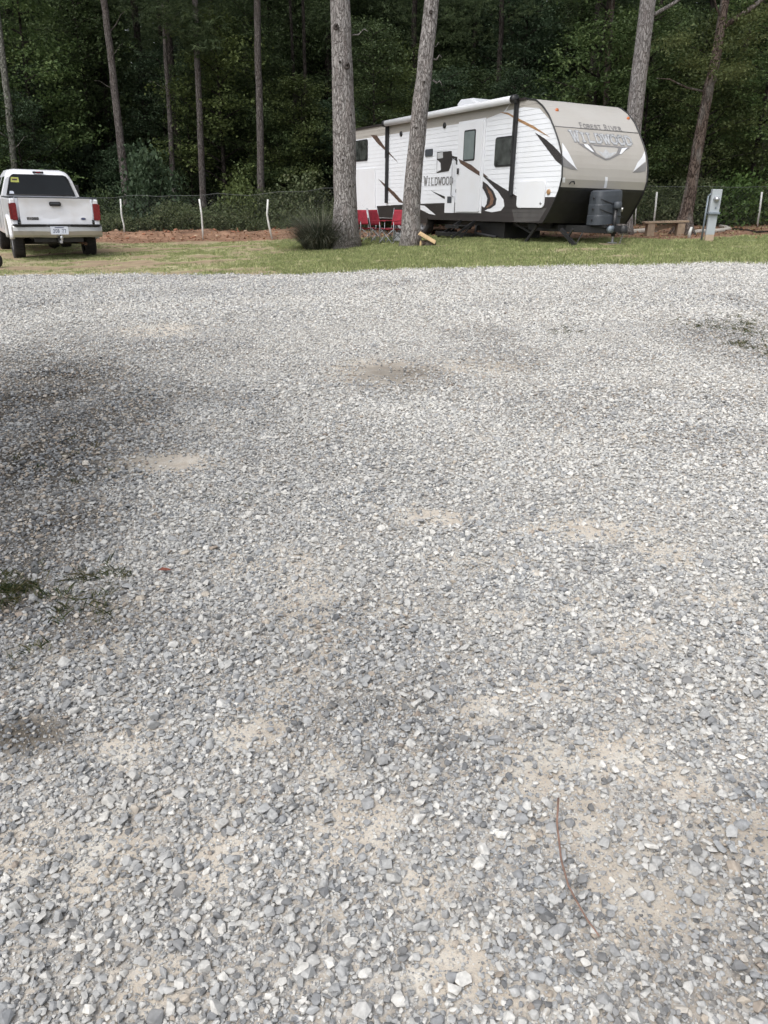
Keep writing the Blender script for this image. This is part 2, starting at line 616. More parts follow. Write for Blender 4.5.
BROWN_SHADE = [ell(*q) for q in [(20, 736, 44, 18, .9), (400, 376, 46, 12, .6), (200, 350, 40, 10, .35), (25, 475, 80, 80, 1.1), (20, 400, 80, 36, 1.0), (15, 545, 70, 50, 1.1),  # brown soil; the ellipses at far left also paint in shade
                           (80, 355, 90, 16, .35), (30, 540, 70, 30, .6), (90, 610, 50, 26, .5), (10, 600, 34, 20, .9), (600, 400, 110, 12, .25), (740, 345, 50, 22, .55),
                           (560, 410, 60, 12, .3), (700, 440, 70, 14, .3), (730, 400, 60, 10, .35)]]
WEED = [ell(*q) for q in [(8, 595, 30, 18, 1.0), (85, 600, 30, 24, .45), (92, 576, 26, 10, .5), (30, 655, 12, 8, .4), (60, 460, 60, 20, .10), (700, 326, 34, 5, .35), (752, 330, 28, 7, .6),
                          (748, 348, 13, 6, .8), (566, 331, 16, 4, .4), (740, 322, 30, 5, .4), (130, 560, 40, 10, .12), (230, 500, 18, 5, .2), (30, 650, 20, 30, .2)]]


def ellsum(L_, x, y, soft=1.6):
    s = np.zeros_like(x)
    for (cx, cy, rx, ry, k) in L_:
        d = ((x - cx) / rx) ** 2 + ((y - cy) / ry) ** 2
        s = np.maximum(s, k * np.exp(-(d / soft) ** 1.5))
    return s


def sand_mask(x, y):
    n = fbm(x * 2.6 + 5, y * 2.6, 4)
    n2 = fbm(x * 11 + 5, y * 11, 3)
    base = np.clip((n - 0.655) * 3.0, 0, 0.28) * (0.35 + 0.65 * sst((7 - y) / 5))
    e = ellsum(SAND, x, y) * (0.7 + 0.6 * n2)
    v = np.maximum(base, e)
    n3 = fbm(x * 27 + 5, y * 27, 2)
    v = v * (0.25 + .9 * n2 + .6 * n3) + .05
    return np.clip(v, 0, 1)


def brown_shade_mask(x, y):
    return np.clip(ellsum(BROWN_SHADE, x, y) * (0.5 + fbm(x * 3, y * 3 + 40, 3)) + np.clip((fbm(x * .8 + 40, y * .8, 3) - .62) * 2, 0, .3), 0, 1)


def weed_mask(x, y):
    return np.clip(ellsum(WEED, x, y, 1.3), 0, 1) * (0.3 + 1.2 * fbm(x * 9, y * 9 + 70, 3))


# ------------------------------------------------------------------ ground
def axis(vals):
    out = []
    for (a, b, st) in vals:
        n = max(1, int(round((b - a) / st)))
        out += list(np.linspace(a, b, n, endpoint=False))
    out.append(vals[-1][1])
    return np.array(out)


gx = axis([(-900, -60, 60), (-60, -20, 2), (-20, -6, .25), (-6, 6, .06), (6, 20, .25), (20, 60, 2), (60, 900, 60)])
gy = axis([(-300, -20, 40), (-20, 0, 2), (0, 8, .06), (8, 34, .16), (34, 80, 2), (80, 1500, 70)])
GX, GY = np.meshgrid(gx, gy)
gv = np.stack([GX, GY, gz(GX, GY)], axis=-1)
inl = (GY > 16) & (GY < 40)
gv[..., 2] += np.where(GY < 16, (fbm(GX * 1.5, GY * 1.5, 3) - .5) * 0.03 * (np.abs(GX) < 20), (fbm(GX * .7, GY * .7, 3) - .5) * 0.10 * (GY < 60))
# low bank of red clay along the fence
bank = np.exp(-((GY - 28.0) / 0.8) ** 2) * (GX < -1.0) * 0.22 * fbm(GX * 1.1, GY * 1.1 + 50, 3) * 1.6
gv[..., 2] += bank
ny, nx = GX.shape
me = bpy.data.meshes.new('ground')
me.vertices.add(nx * ny)
me.vertices.foreach_set('co', gv.reshape(-1, 3).astype(np.float32).ravel())
ii = np.arange((ny - 1) * (nx - 1))
r0 = (ii // (nx - 1)) * nx + ii % (nx - 1)
fl = np.stack([r0, r0 + 1, r0 + nx + 1, r0 + nx], axis=1).ravel().astype(np.int32)
me.loops.add(len(fl))
me.loops.foreach_set('vertex_index', fl)
me.polygons.add(len(ii))
me.polygons.foreach_set('loop_start', np.arange(0, len(fl), 4, dtype=np.int32))
me.polygons.foreach_set('use_smooth', np.ones(len(ii), dtype=bool))
me.update(calc_edges=True)
X_, Y_ = GX.ravel(), GY.ravel()


def vattr(me, name, v):
    a = me.attributes.new(name, 'FLOAT', 'POINT')
    a.data.foreach_set('value', np.asarray(v, dtype=np.float32))


ed = edge_y(X_)
cl = clay_y(X_)
vattr(me, 'gravelness', np.clip((ed - Y_) / 0.2 + .5, 0, 1))
vattr(me, 'sand', sand_mask(X_, Y_))
vattr(me, 'brown', brown_shade_mask(X_, Y_))
vattr(me, 'clay', np.clip((Y_ - cl) / 0.7, 0, 1))
vattr(me, 'wood', np.clip((Y_ - 29.3) / 1.0, 0, 1))


def bare_mask(x, y):
    """bare soil in the lawn, mostly on the left"""
    left = sst((-0.8 - x) / 4.0)
    n = fbm(x * .9 + 3, y * 1.6 + 11, 4)
    near = np.exp(-((y - edge_y(x) - 0.3) / 0.55) ** 2)
    return np.clip((n - (0.64 - .22 * left)) * 4.5 + near * left * .9, 0, 1)


vattr(me, 'bare', bare_mask(X_, Y_))
ground = link('ground', me)
tag(ground, kind='structure')


def ground_material():
    m = bpy.data.materials.new('ground_soil')
    nt, N, L = nodes_of(m)
    b = N['Principled BSDF']
    b.inputs['Roughness'].default_value = 0.95
    b.inputs['Specular IOR Level'].default_value = 0.15
    tc = N.new('ShaderNodeTexCoord')

    def A(n):
        a = N.new('ShaderNodeAttribute')
        a.attribute_name = n
        return a.outputs['Fac']

    def noise(sc, det=6, rough=.6):
        n = N.new('ShaderNodeTexNoise')
        n.inputs['Scale'].default_value = sc
        n.inputs['Detail'].default_value = det
        n.inputs['Roughness'].default_value = rough
        L.new(tc.outputs['Object'], n.inputs['Vector'])
        return n.outputs['Fac']

    def ramp(f, stops):
        r = N.new('ShaderNodeValToRGB')
        el = r.color_ramp.elements
        el[0].position, el[0].color = stops[0][0], (*stops[0][1], 1)
        el[1].position, el[1].color = stops[-1][0], (*stops[-1][1], 1)
        for p, c in stops[1:-1]:
            e = el.new(p)
            e.color = (*c, 1)
        L.new(f, r.inputs['Fac'])
        return r.outputs['Color']

    def mix(f, a, c):
        x = N.new('ShaderNodeMixRGB')
        L.new(f, x.inputs['Fac'])
        L.new(a, x.inputs['Color1'])
        L.new(c, x.inputs['Color2'])
        return x.outputs['Color']
    # gravel fines: small chips of many greys
    v1 = N.new('ShaderNodeTexVoronoi')
    v1.inputs['Scale'].default_value = 95
    L.new(tc.outputs['Object'], v1.inputs['Vector'])
    chips = ramp(v1.outputs['Color'], [(0.0, (.12, .115, .11)), (.35, (.24, .235, .23)), (.6, (.36, .35, .33)), (1, (.55, .53, .50))])
    fines = ramp(noise(26, 8, .7), [(.3, (.27, .24, .205)), (.7, (.48, .44, .385))])
    v1g = ramp(noise(60, 3), [(.42, (0, 0, 0)), (.55, (1, 1, 1))])
    grav = mix(v1g, fines, chips)
    sandc = ramp(noise(7, 8, .7), [(.3, (.40, .345, .28)), (.5, (.49, .44, .375)), (.7, (.58, .56, .51))])
    sandc = mix(ramp(noise(150, 2), [(.5, (0, 0, 0)), (.62, (.55, .55, .55))]), sandc, chips)
    sn = N.new('ShaderNodeMath')
    sn.operation = 'MULTIPLY_ADD'
    sn.inputs[1].default_value = 1.3
    L.new(noise(24, 8, .75), sn.inputs[0])
    L.new(A('sand'), sn.inputs[2])
    sandf = ramp(sn.outputs[0], [(.80, (0, 0, 0)), (1.02, (1, 1, 1))])
    grav = mix(sandf, grav, sandc)
    brown_shadec = ramp(noise(22, 8, .75), [(.3, (.045, .040, .034)), (.5, (.085, .075, .062)), (.7, (.16, .14, .115))])
    grav = mix(A('brown'), grav, brown_shadec)  # brown soil and, at the left, shade put into the colour
    # lawn soil
    soil = ramp(noise(5, 8, .7), [(.3, (.25, .23, .135)), (.7, (.38, .345, .215))])
    bare = ramp(noise(4, 8, .7), [(.3, (.17, .125, .08)), (.7, (.31, .24, .165))])
    lawn = mix(A('bare'), soil, bare)
    clay = ramp(noise(2.2, 9, .75), [(.3, (.10, .06, .042)), (.5, (.20, .12, .08)), (.72, (.35, .22, .15))])
    g2 = mix(A('clay'), lawn, clay)
    floor = ramp(noise(3, 9, .75), [(.3, (.02, .016, .010)), (.7, (.075, .05, .032))])
    g2 = mix(A('wood'), g2, floor)
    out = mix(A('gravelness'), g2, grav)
    L.new(out, b.inputs['Base Color'])
    bp = N.new('ShaderNodeBump')
    bp.inputs['Strength'].default_value = 0.35
    bp.inputs['Distance'].default_value = 0.005
    addn = N.new('ShaderNodeMath')
    L.new(noise(300, 2), addn.inputs[0])
    L.new(noise(120, 4), addn.inputs[1])
    L.new(addn.outputs[0], bp.inputs['Height'])
    L.new(bp.outputs['Normal'], b.inputs['Normal'])
    return m


ground.data.materials.append(ground_material())

# exact height of the built sheet (bilinear)
from bisect import bisect_right
HZ = gv[..., 2]


def surf_z(x, y):
    x = np.asarray(x, dtype=float)
    y = np.asarray(y, dtype=float)
    i = np.clip(np.searchsorted(gx, x, side='right') - 1, 0, nx - 2)
    j = np.clip(np.searchsorted(gy, y, side='right') - 1, 0, ny - 2)
    fx = (x - gx[i]) / (gx[i + 1] - gx[i])
    fy = (y - gy[j]) / (gy[j + 1] - gy[j])
    return (HZ[j, i] * (1 - fx) + HZ[j, i + 1] * fx) * (1 - fy) + (HZ[j + 1, i] * (1 - fx) + HZ[j + 1, i + 1] * fx) * fy


def G(x, y, dz=0.0):
    return Vector((x, y, float(surf_z(x, y)) + dz))


# ------------------------------------------------------------------ scatter by geometry nodes
def scatter(name, pts, rot, scale, idx, protos, tone=None, kind='stuff'):
    """points carry rot / scale / which / tone; a node tree instances the prototypes on them"""
    n = len(pts)
    me = bpy.data.meshes.new(name)
    me.vertices.add(n)
    me.vertices.foreach_set('co', np.asarray(pts, dtype=np.float32).ravel())
    for nm, ty, key, d in (('rot', 'FLOAT_VECTOR', 'vector', rot), ('scl', 'FLOAT_VECTOR', 'vector', scale), ('which', 'INT', 'value', idx), ('tone', 'FLOAT', 'value', tone)):
        if d is None:
            continue
        a = me.attributes.new(nm, ty, 'POINT')
        a.data.foreach_set(key, np.asarray(d, dtype=np.int32 if ty == 'INT' else np.float32).ravel())
    o = link(name, me)
    coll = bpy.data.collections.new(name + '_shapes')
    for p in protos:
        coll.objects.link(p)
    ng = bpy.data.node_groups.new(name + '_scatter', 'GeometryNodeTree')
    ng.interface.new_socket('Geometry', in_out='INPUT', socket_type='NodeSocketGeometry')
    ng.interface.new_socket('Geometry', in_out='OUTPUT', socket_type='NodeSocketGeometry')
    N, L = ng.nodes, ng.links
    gi = N.new('NodeGroupInput')
    go = N.new('NodeGroupOutput')
    ci = N.new('GeometryNodeCollectionInfo')
    ci.inputs['Collection'].default_value = coll
    ci.inputs['Separate Children'].default_value = True
    ci.inputs['Reset Children'].default_value = True
    ip = N.new('GeometryNodeInstanceOnPoints')
    ip.inputs['Pick Instance'].default_value = True

    def na(nm, ty):
        a = N.new('GeometryNodeInputNamedAttribute')
        a.data_type = ty
        a.inputs['Name'].default_value = nm
        return a.outputs[0]
    L.new(gi.outputs[0], ip.inputs['Points'])
    L.new(ci.outputs[0], ip.inputs['Instance'])
    L.new(na('which', 'INT'), ip.inputs['Instance Index'])
    er = N.new('FunctionNodeEulerToRotation')
    L.new(na('rot', 'FLOAT_VECTOR'), er.inputs[0])
    L.new(er.outputs[0], ip.inputs['Rotation'])
    L.new(na('scl', 'FLOAT_VECTOR'), ip.inputs['Scale'])
    L.new(ip.outputs[0], go.inputs[0])
    md = o.modifiers.new('scatter', 'NODES')
    md.node_group = ng
    tag(o, kind=kind)
    return o


def proto(name, me):
    return bpy.data.objects.new(name, me)


def stone_material():
    m = bpy.data.materials.new('crushed_stone')
    nt, N, L = nodes_of(m)
    b = N['Principled BSDF']
    b.inputs['Roughness'].default_value = 0.85
    b.inputs['Specular IOR Level'].default_value = 0.25
    a = N.new('ShaderNodeAttribute')
    a.attribute_type = 'INSTANCER'
    a.attribute_name = 'tone'
    r = N.new('ShaderNodeValToRGB')
    st = [(0.0, (.095, .099, .105)), (.18, (.185, .193, .204)), (.4, (.29, .298, .305)), (.6, (.375, .377, .372)), (.74, (.44, .437, .422)), (.86, (.50, .492, .47)), (.94, (.575, .565, .535)), (.97, (.40, .35, .29)), (1.0, (.22, .18, .15))]
    el = r.color_ramp.elements
    el[0].position, el[0].color = 0, (*st[0][1], 1)
    el[1].position, el[1].color = 1, (*st[-1][1], 1)
    for p, c in st[1:-1]:
        e = el.new(p)
        e.color = (*c, 1)
    L.new(a.outputs['Fac'], r.inputs['Fac'])
    tc = N.new('ShaderNodeTexCoord')
    ge = N.new('ShaderNodeNewGeometry')
    n = N.new('ShaderNodeTexNoise')
    n.inputs['Scale'].default_value = 90
    n.inputs['Detail'].default_value = 4
    L.new(ge.outputs['Position'], n.inputs['Vector'])
    mr = N.new('ShaderNodeMapRange')
    mr.inputs['From Min'].default_value = .3
    mr.inputs['From Max'].default_value = .7
    mr.inputs['To Min'].default_value = .78
    mr.inputs['To Max'].default_value = 1.18
    L.new(n.outputs['Fac'], mr.inputs['Value'])
    hv = N.new('ShaderNodeHueSaturation')
    L.new(mr.outputs['Result'], hv.inputs['Value'])
    L.new(r.outputs['Color'], hv.inputs['Color'])
    # pale dust settled on the stones
    nd = N.new('ShaderNodeTexNoise')
    nd.inputs['Scale'].default_value = 2.2
    nd.inputs['Detail'].default_value = 7
    nd.inputs['Roughness'].default_value = .7
    L.new(ge.outputs['Position'], nd.inputs['Vector'])
    md_ = N.new('ShaderNodeMapRange')
    md_.inputs['From Min'].default_value = .38
    md_.inputs['From Max'].default_value = .66
    md_.inputs['To Min'].default_value = .02
    md_.inputs['To Max'].default_value = .30
    L.new(nd.outputs['Fac'], md_.inputs['Value'])
    dm = N.new('ShaderNodeMixRGB')
    dm.inputs['Color2'].default_value = (.42, .395, .355, 1)
    L.new(md_.outputs['Result'], dm.inputs['Fac'])
    L.new(hv.outputs['Color'], dm.inputs['Color1'])
    L.new(dm.outputs['Color'], b.inputs['Base Color'])
    return m


STONE = stone_material()


def stone_mesh(seed, flat=0.6):
    rr = random.Random(seed)
    bm = bmesh.new()
    el = rr.uniform(.75, 1.0)
    for i in range(rr.randint(12, 18)):
        while True:
            v = Vector((rr.uniform(-1, 1), rr.uniform(-1, 1), rr.uniform(-1, 1)))
            if .55 < v.length < 1:
                break
        v.normalize()
        v = Vector((v.x, v.y * el, v.z * flat)) * rr.uniform(.86, 1)
        bm.verts.new(v * 0.5)
    bmesh.ops.convex_hull(bm, input=bm.verts)
    for v in [v for v in bm.verts if not v.link_faces]:
        bm.verts.remove(v)
    me = bpy.data.meshes.new('stone')
    bm.to_mesh(me)
    bm.free()
    me.materials.append(STONE)
    return me


def in_view(x, y, margin):
    d = y * math.cos(PITCH) + CAMH * math.sin(PITCH)
    return np.abs(x) < 384 / FPX * d + margin


def place_gravel():
    P = []

    def layer(y0, y1, dens, smin, smax, margin, sandk, zoff, seed, tsh=0.0):
        rng = np.random.default_rng(seed)
        W = 384 / FPX * (y1 * .93 + .6) + margin
        n = int(dens * (y1 - y0) * 2 * W)
        x = rng.uniform(-W, W, n)
        y = rng.uniform(y0, y1, n)
        k = in_view(x, y, margin) & (y < edge_y(x) + rng.normal(0, .13, n))
        x, y = x[k], y[k]
        s = sand_mask(x, y)
        wd = weed_mask(x, y)
        bm_ = brown_shade_mask(x, y)
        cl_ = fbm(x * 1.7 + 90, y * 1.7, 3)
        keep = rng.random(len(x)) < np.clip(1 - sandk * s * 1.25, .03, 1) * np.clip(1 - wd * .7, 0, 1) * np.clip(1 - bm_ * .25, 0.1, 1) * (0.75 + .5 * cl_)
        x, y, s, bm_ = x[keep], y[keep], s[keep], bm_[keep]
        n = len(x)
        size = smin * (smax / smin) ** (rng.random(n) ** 1.6)
        el_ = .8 + .5 * rng.random((n, 3)) * np.array([1, .8, .7])
        sc = size[:, None] * el_
        rot = np.stack([rng.normal(0, .35, n), rng.normal(0, .35, n), rng.uniform(0, 2 * PI, n)], axis=1)
        z = surf_z(x, y) + size * zoff * (.6 + .8 * rng.random(n))
        # tone: blue-greys with whites; paler to the right and further back
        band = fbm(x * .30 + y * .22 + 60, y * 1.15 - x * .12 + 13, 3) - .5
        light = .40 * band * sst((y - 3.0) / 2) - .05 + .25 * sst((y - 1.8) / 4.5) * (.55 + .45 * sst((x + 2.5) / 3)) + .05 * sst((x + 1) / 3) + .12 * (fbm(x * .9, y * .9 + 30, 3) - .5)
        t = np.clip(rng.beta(1.5, 1.2, n) * .96 + .05 + light + tsh - .52 * bm_, 0.0, .94)  # stones toned down on brown soil and in the painted left-hand shade
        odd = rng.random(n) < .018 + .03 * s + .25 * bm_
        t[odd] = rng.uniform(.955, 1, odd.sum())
        P.append((np.stack([x, y, z], 1), rot, sc, t))
    # near: small chips, medium and a few large stones
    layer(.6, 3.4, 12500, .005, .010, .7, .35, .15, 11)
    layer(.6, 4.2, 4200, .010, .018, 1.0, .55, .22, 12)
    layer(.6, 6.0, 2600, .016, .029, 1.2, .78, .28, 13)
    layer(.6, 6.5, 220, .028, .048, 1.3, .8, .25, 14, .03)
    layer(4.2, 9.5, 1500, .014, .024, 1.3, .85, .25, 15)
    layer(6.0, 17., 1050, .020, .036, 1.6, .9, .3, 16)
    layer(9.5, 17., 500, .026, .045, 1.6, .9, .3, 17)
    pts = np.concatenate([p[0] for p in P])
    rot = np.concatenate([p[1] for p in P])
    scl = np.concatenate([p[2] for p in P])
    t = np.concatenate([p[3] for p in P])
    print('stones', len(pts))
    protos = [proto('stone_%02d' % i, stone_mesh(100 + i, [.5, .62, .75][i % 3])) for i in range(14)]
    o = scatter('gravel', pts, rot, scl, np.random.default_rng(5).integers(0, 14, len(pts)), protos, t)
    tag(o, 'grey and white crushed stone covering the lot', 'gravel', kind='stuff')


place_gravel()


# grass tufts -------------------------------------------------------------
def tuft_mesh(name, seed, n, h, spread, wid, m, lean=.5):
    rng = np.random.default_rng(seed)
    base = rng.normal(0, spread, (n, 3)) * [1, 1, 0]
    ang = rng.uniform(0, 2 * PI, n)
    L = h * (.5 + .7 * rng.random(n))
    ln = lean * rng.random(n)
    d = np.stack([np.cos(ang) * ln, np.sin(ang) * ln, np.ones(n)], 1)
    s = np.stack([-np.sin(ang), np.cos(ang), np.zeros(n)], 1) * wid
    mid = base + d * (L * .55)[:, None]
    tip = base + d * L[:, None] + np.stack([np.cos(ang), np.sin(ang), np.zeros(n)], 1) * (L * ln * .5)[:, None]
    V = np.stack([base - s, base + s, mid + s * .8, tip, mid - s * .8], 1)
    me = fast_mesh(name, V.reshape(-1, 3), 5, [m], rng.random(n))
    return me


def place_lawn():
    rng = np.random.default_rng(21)
    n = 150000
    x = rng.uniform(-15, 16, n)
    y = rng.uniform(14, 27.5, n)
    e = edge_y(x)
    c = clay_y(x)
    b = bare_mask(x, y) * .9
    near = y < e + .35
    prob = np.where((y > e + rng.normal(.0, .17, n)), 1, 0) * np.clip(1 - b * 1.05, 0, 1) ** 2 * (1 - .5 * sst((-1.0 - x) / 3.0)) * np.clip(1 - (y - c + .7) / 1.0, .015, 1) * (0.25 + 1.1 * fbm(x * 1.3, y * 1.3 + 4, 3))
    prob = prob * np.where(y > 22, .7, 1)
    k = (rng.random(n) < prob) & (np.abs(x) < .52 * y + 2)
    x, y, b = x[k], y[k], b[k]
    n = len(x)
    s = (.65 + .65 * rng.random(n)) * (1 - .25 * sst((-1.0 - x) / 3.0))
    s = np.where(y < edge_y(x) + .3, s * 1.25, s)
    pts = np.stack([x, y, surf_z(x, y) - .004], 1)
    rot = np.stack([rng.normal(0, .1, n), rng.normal(0, .1, n), rng.uniform(0, 6.28, n)], 1)
    protos = [proto('tuft_%d' % i, tuft_mesh('tuft', 50 + i, 15, .046, .05, .0035, M['lawn'])) for i in range(6)]
    o = scatter('grass', pts, rot, np.stack([s, s, s], 1), rng.integers(0, 6, n), protos)
    tag(o, 'short mown grass strip between the gravel and the fence', 'grass', kind='stuff')
    print('tufts', n)
    # low weeds in the gravel
    n = 60000
    x = rng.uniform(-9, 9, n)
    y = rng.uniform(1.5, 14, n)
    k = (rng.random(n) < weed_mask(x, y) * 1.0)
    x, y = x[k], y[k]
    # extra density for the near weed patches
    xs, ys = [x], [y]
    for (cx, cy, rx, ry, kk) in WEED:
        if kk > .35 and cy < 8:
            m_ = int(520 * kk * (rx * ry * 9))
            xx = rng.normal(cx, rx * .95, m_)
            yy = rng.normal(cy, ry * .95, m_)
            q = rng.random(m_) < weed_mask(xx, yy)
            xs.append(xx[q])
            ys.append(yy[q])
    x = np.concatenate(xs)
    y = np.concatenate(ys)
    n = len(x)
    pts = np.stack([x, y, surf_z(x, y)], 1)
    rot = np.stack([rng.normal(0, .2, n), rng.normal(0, .2, n), rng.uniform(0, 6.28, n)], 1)
    s = .35 + .6 * rng.random(n)
    protos = [proto('weed_%d' % i, tuft_mesh('weed', 80 + i, 14, .045, .030, .0014, M['moss'], 1.2)) for i in range(4)]
    o = scatter('low_weeds', pts, rot, np.stack([s, s, s], 1), rng.integers(0, 4, n), protos)
    tag(o, 'low green weeds growing through the gravel', 'weeds', kind='stuff')


place_lawn()


# leaf litter and pine straw on the clay strip and under the trees --------
def place_litter():
    rng = np.random.default_rng(31)
    n = 13000
    x = rng.uniform(-17, 18, n)
    y = rng.uniform(19, 33, n)
    k = rng.random(n) < np.clip((y - clay_y(x)) / 1.5, .02, 1)
    x, y = x[k], y[k]
    pos = np.stack([x, y, surf_z(x, y) + .01 + .02 * rng.random(len(x))], 1)
    V = leaves_quads(pos, .09, rng, .5, .75)
    me = fast_mesh('leaf_litter', V, 4, [M['dead']], rng.random(len(x)))
    o = link('leaf_litter', me)
    tag(o, 'brown fallen leaves scattered over the red clay strip', 'leaf litter', kind='stuff')


place_litter()
# ------------------------------------------------------------------ lettering
GL = {  # strokes on a 0..1 by 0..1 grid, serif ticks added at free ends
    'W': [[(0, 1), (.27, 0), (.5, .8), (.73, 0), (1, 1)]], 'I': [[(.5, 0), (.5, 1)]], 'L': [[(.15, 1), (.15, 0), (.85, 0)]],
    'D': [[(.12, 0), (.12, 1), (.55, 1), (.88, .75), (.88, .25), (.55, 0), (.12, 0)]],
    'O': [[(.3, 0), (.08, .25), (.08, .75), (.3, 1), (.7, 1), (.92, .75), (.92, .25), (.7, 0), (.3, 0)]],
    'F': [[(.15, 0), (.15, 1), (.85, 1)], [(.15, .52), (.65, .52)]], 'R': [[(.12, 0), (.12, 1), (.6, 1), (.85, .85), (.85, .62), (.6, .48), (.12, .48)], [(.5, .48), (.9, 0)]],
    'E': [[(.85, 0), (.15, 0), (.15, 1), (.85, 1)], [(.15, .52), (.65, .52)]],
    'S': [[(.85, .85), (.65, 1), (.3, 1), (.12, .8), (.2, .58), (.8, .42), (.88, .2), (.7, 0), (.3, 0), (.1, .15)]],
    'T': [[(.05, 1), (.95, 1)], [(.5, 1), (.5, 0)]], 'V': [[(0, 1), (.5, 0), (1, 1)]],
    '2': [[(.1, .8), (.3, 1), (.7, 1), (.88, .8), (.8, .55), (.1, 0), (.9, 0)]], '5': [[(.85, 1), (.2, 1), (.15, .55), (.6, .6), (.88, .4), (.85, .15), (.6, 0), (.12, .05)]],
    '0': [[(.3, 0), (.1, .25), (.1, .75), (.3, 1), (.7, 1), (.9, .75), (.9, .25), (.7, 0), (.3, 0)]], '-': [[(.2, .5), (.8, .5)]],
    '8': [[(.3, .52), (.12, .75), (.3, 1), (.7, 1), (.88, .75), (.7, .52), (.3, .52), (.1, .25), (.3, 0), (.7, 0), (.9, .25), (.7, .52)]],
    'B': [[(.12, 0), (.12, 1), (.6, 1), (.82, .77), (.6, .52), (.12, .52)], [(.6, .52), (.9, .27), (.65, 0), (.12, 0)]], '7': [[(.1, 1), (.9, 1), (.4, 0)]],
}
SERIF = {'W': [(0, 1), (1, 1)], 'I': [(.5, 0), (.5, 1)], 'L': [(.15, 1)], 'F': [(.15, 0)], 'R': [(.12, 0), (.9, 0)], 'T': [(.5, 0)], 'V': [(0, 1), (1, 1)]}


def letters(mb, text, f, h, wid, gap, sw, m, small=1.0, serif=True):
    """write text with stroke letters; f(u,v)->3D, u along the line, v up"""
    u = 0.0
    total = sum((wid if ch != ' ' else wid * .7) + gap for ch in text) - gap
    u = -total / 2
    for i, ch in enumerate(text):
        first = i == 0 or text[i - 1] == ' '
        hh = h if first else h * small
        if ch != ' ':
            for st in GL[ch]:
                for a, b in zip(st[:-1], st[1:]):
                    ax, ay, bx, by = u + a[0] * wid, a[1] * hh, u + b[0] * wid, b[1] * hh
                    dx, dy = bx - ax, by - ay
                    l = math.hypot(dx, dy) or 1
                    tx, ty = dx / l * sw / 2, dy / l * sw / 2
                    s = sw / 2
                    q = [(ax - tx - ty * 1, ay - ty + tx), (bx + tx - ty, by + ty + tx), (bx + tx + ty, by + ty - tx), (ax - tx + ty, ay - ty - tx)]
                    mb.add([f(*p) for p in q], [(0, 1, 2, 3)], m)
            if serif:
                for (sx, sy) in SERIF.get(ch, []):
                    cx, cy = u + sx * wid, sy * hh
                    q = [(cx - sw * 1.1, cy - sw * .35), (cx + sw * 1.1, cy - sw * .35), (cx + sw * 1.1, cy + sw * .35), (cx - sw * 1.1, cy + sw * .35)]
                    mb.add([f(*p) for p in q], [(0, 1, 2, 3)], m)
        u += (wid if ch != ' ' else wid * .7) + gap


def wheel(parent, c, rad, width, name='wheel', dirx=-1, spokes=8, rimr=.56):
    """wheel with axle along local x; outer side towards dirx"""
    t = MB()
    r = rad
    hw = width / 2
    prof = [(r * .60, -hw * .8), (r * .75, -hw), (r * .92, -hw * .97), (r, -hw * .72), (r, hw * .72), (r * .92, hw * .97), (r * .75, hw), (r * .60, hw * .8), (r * .6, -hw * .8)]
    t.lathe(prof, 'x', (0, 0, 0), M['tyre'], 32)
    # tread blocks
    for k in range(36):
        a = 2 * PI * k / 36
        for sx in (-1, 1):
            t.box((sx * hw * .42, math.cos(a) * r * 1.003, math.sin(a) * r * 1.003), (hw * .5, r * .10, r * .03), M['tyre'], (a - PI / 2 + .0, 0, 0))
    ob = t.build('tyre')
    w_ = empty(name, c) if False else None
    root = MB()
    s = dirx
    root.lathe([(rad * .60, -hw * .75 * s), (rad * .60, hw * .75 * s), (rad * .56, hw * .8 * s), (rad * .52, hw * .35 * s), (rad * .25, hw * .2 * s), (rad * .2, hw * .45 * s), (0.001, hw * .45 * s)], 'x', (0, 0, 0), M['rim'], 28)
    for k in range(spokes):
        a = 2 * PI * k / spokes
        root.lathe([(rad * .055, 0), (rad * .055, .004), (0.001, .004)], 'x', (hw * .36 * s, math.cos(a) * rad * .40, math.sin(a) * rad * .40), M['black'], 8)
    rim = root.build(name)
    rim.parent = parent
    rim.location = c
    ob.parent = rim
    return rim


# ------------------------------------------------------------------ travel trailer
RV_F = Vector((3.726, 17.789, 0.311))
RV_AZ = R(27.924)
RV_DP = -0.0141
RV_ROLL = R(1.5)
RV = empty('travel_trailer', RV_F, (RV_DP, RV_ROLL, RV_AZ))
tag(RV, 'long white travel trailer with beige curved nose, brown swooshes and rolled awning', 'travel trailer')
RVM = Matrix.Translation(RV_F) @ Euler((RV_DP, RV_ROLL, RV_AZ)).to_matrix().to_4x4()
RVI = RVM.inverted()
CAMP = Vector((0, 0, CAMH))


def side(px, py, t=0.0):
    """pixel -> (s,z) on the trailer's near side wall"""
    o = RVI @ CAMP
    d = RVI.to_3x3() @ ray(px, py)
    k = (t - o.x) / d.x
    p = o + d * k
    return (p.y, p.z)


PROF = [side(*q) for q in [(524, 98.5), (535, 99), (543, 106), (549, 115), (554, 127), (558.5, 140), (561.5, 152), (562.5, 165), (562, 178), (559, 190), (554, 202), (548, 214), (543, 223)]]
print('front profile', [(round(a, 2), round(b, 2)) for a, b in PROF])
ROOFZ = 3.07
FLOORZ = .60
LEN = side(356, 170)[0] + .55
print('trailer length', LEN)
# clean monotone profile z -> s from the traced edge
pz = np.array([p[1] for p in PROF])[::-1]
ps = np.array([p[0] for p in PROF])[::-1]


def s_front(z):
    return float(np.interp(z, pz, ps))


Z0, Z1 = float(pz.min()), float(pz.max())
ROOFZ = Z1
FLOORZ = Z0
WID = 2.44
LAP = 0.105
SHELL = MB()
# near and far side walls with lapped siding
zs = [FLOORZ]
while zs[-1] + LAP < ROOFZ:
    zs.append(zs[-1] + LAP)
zs.append(ROOFZ)


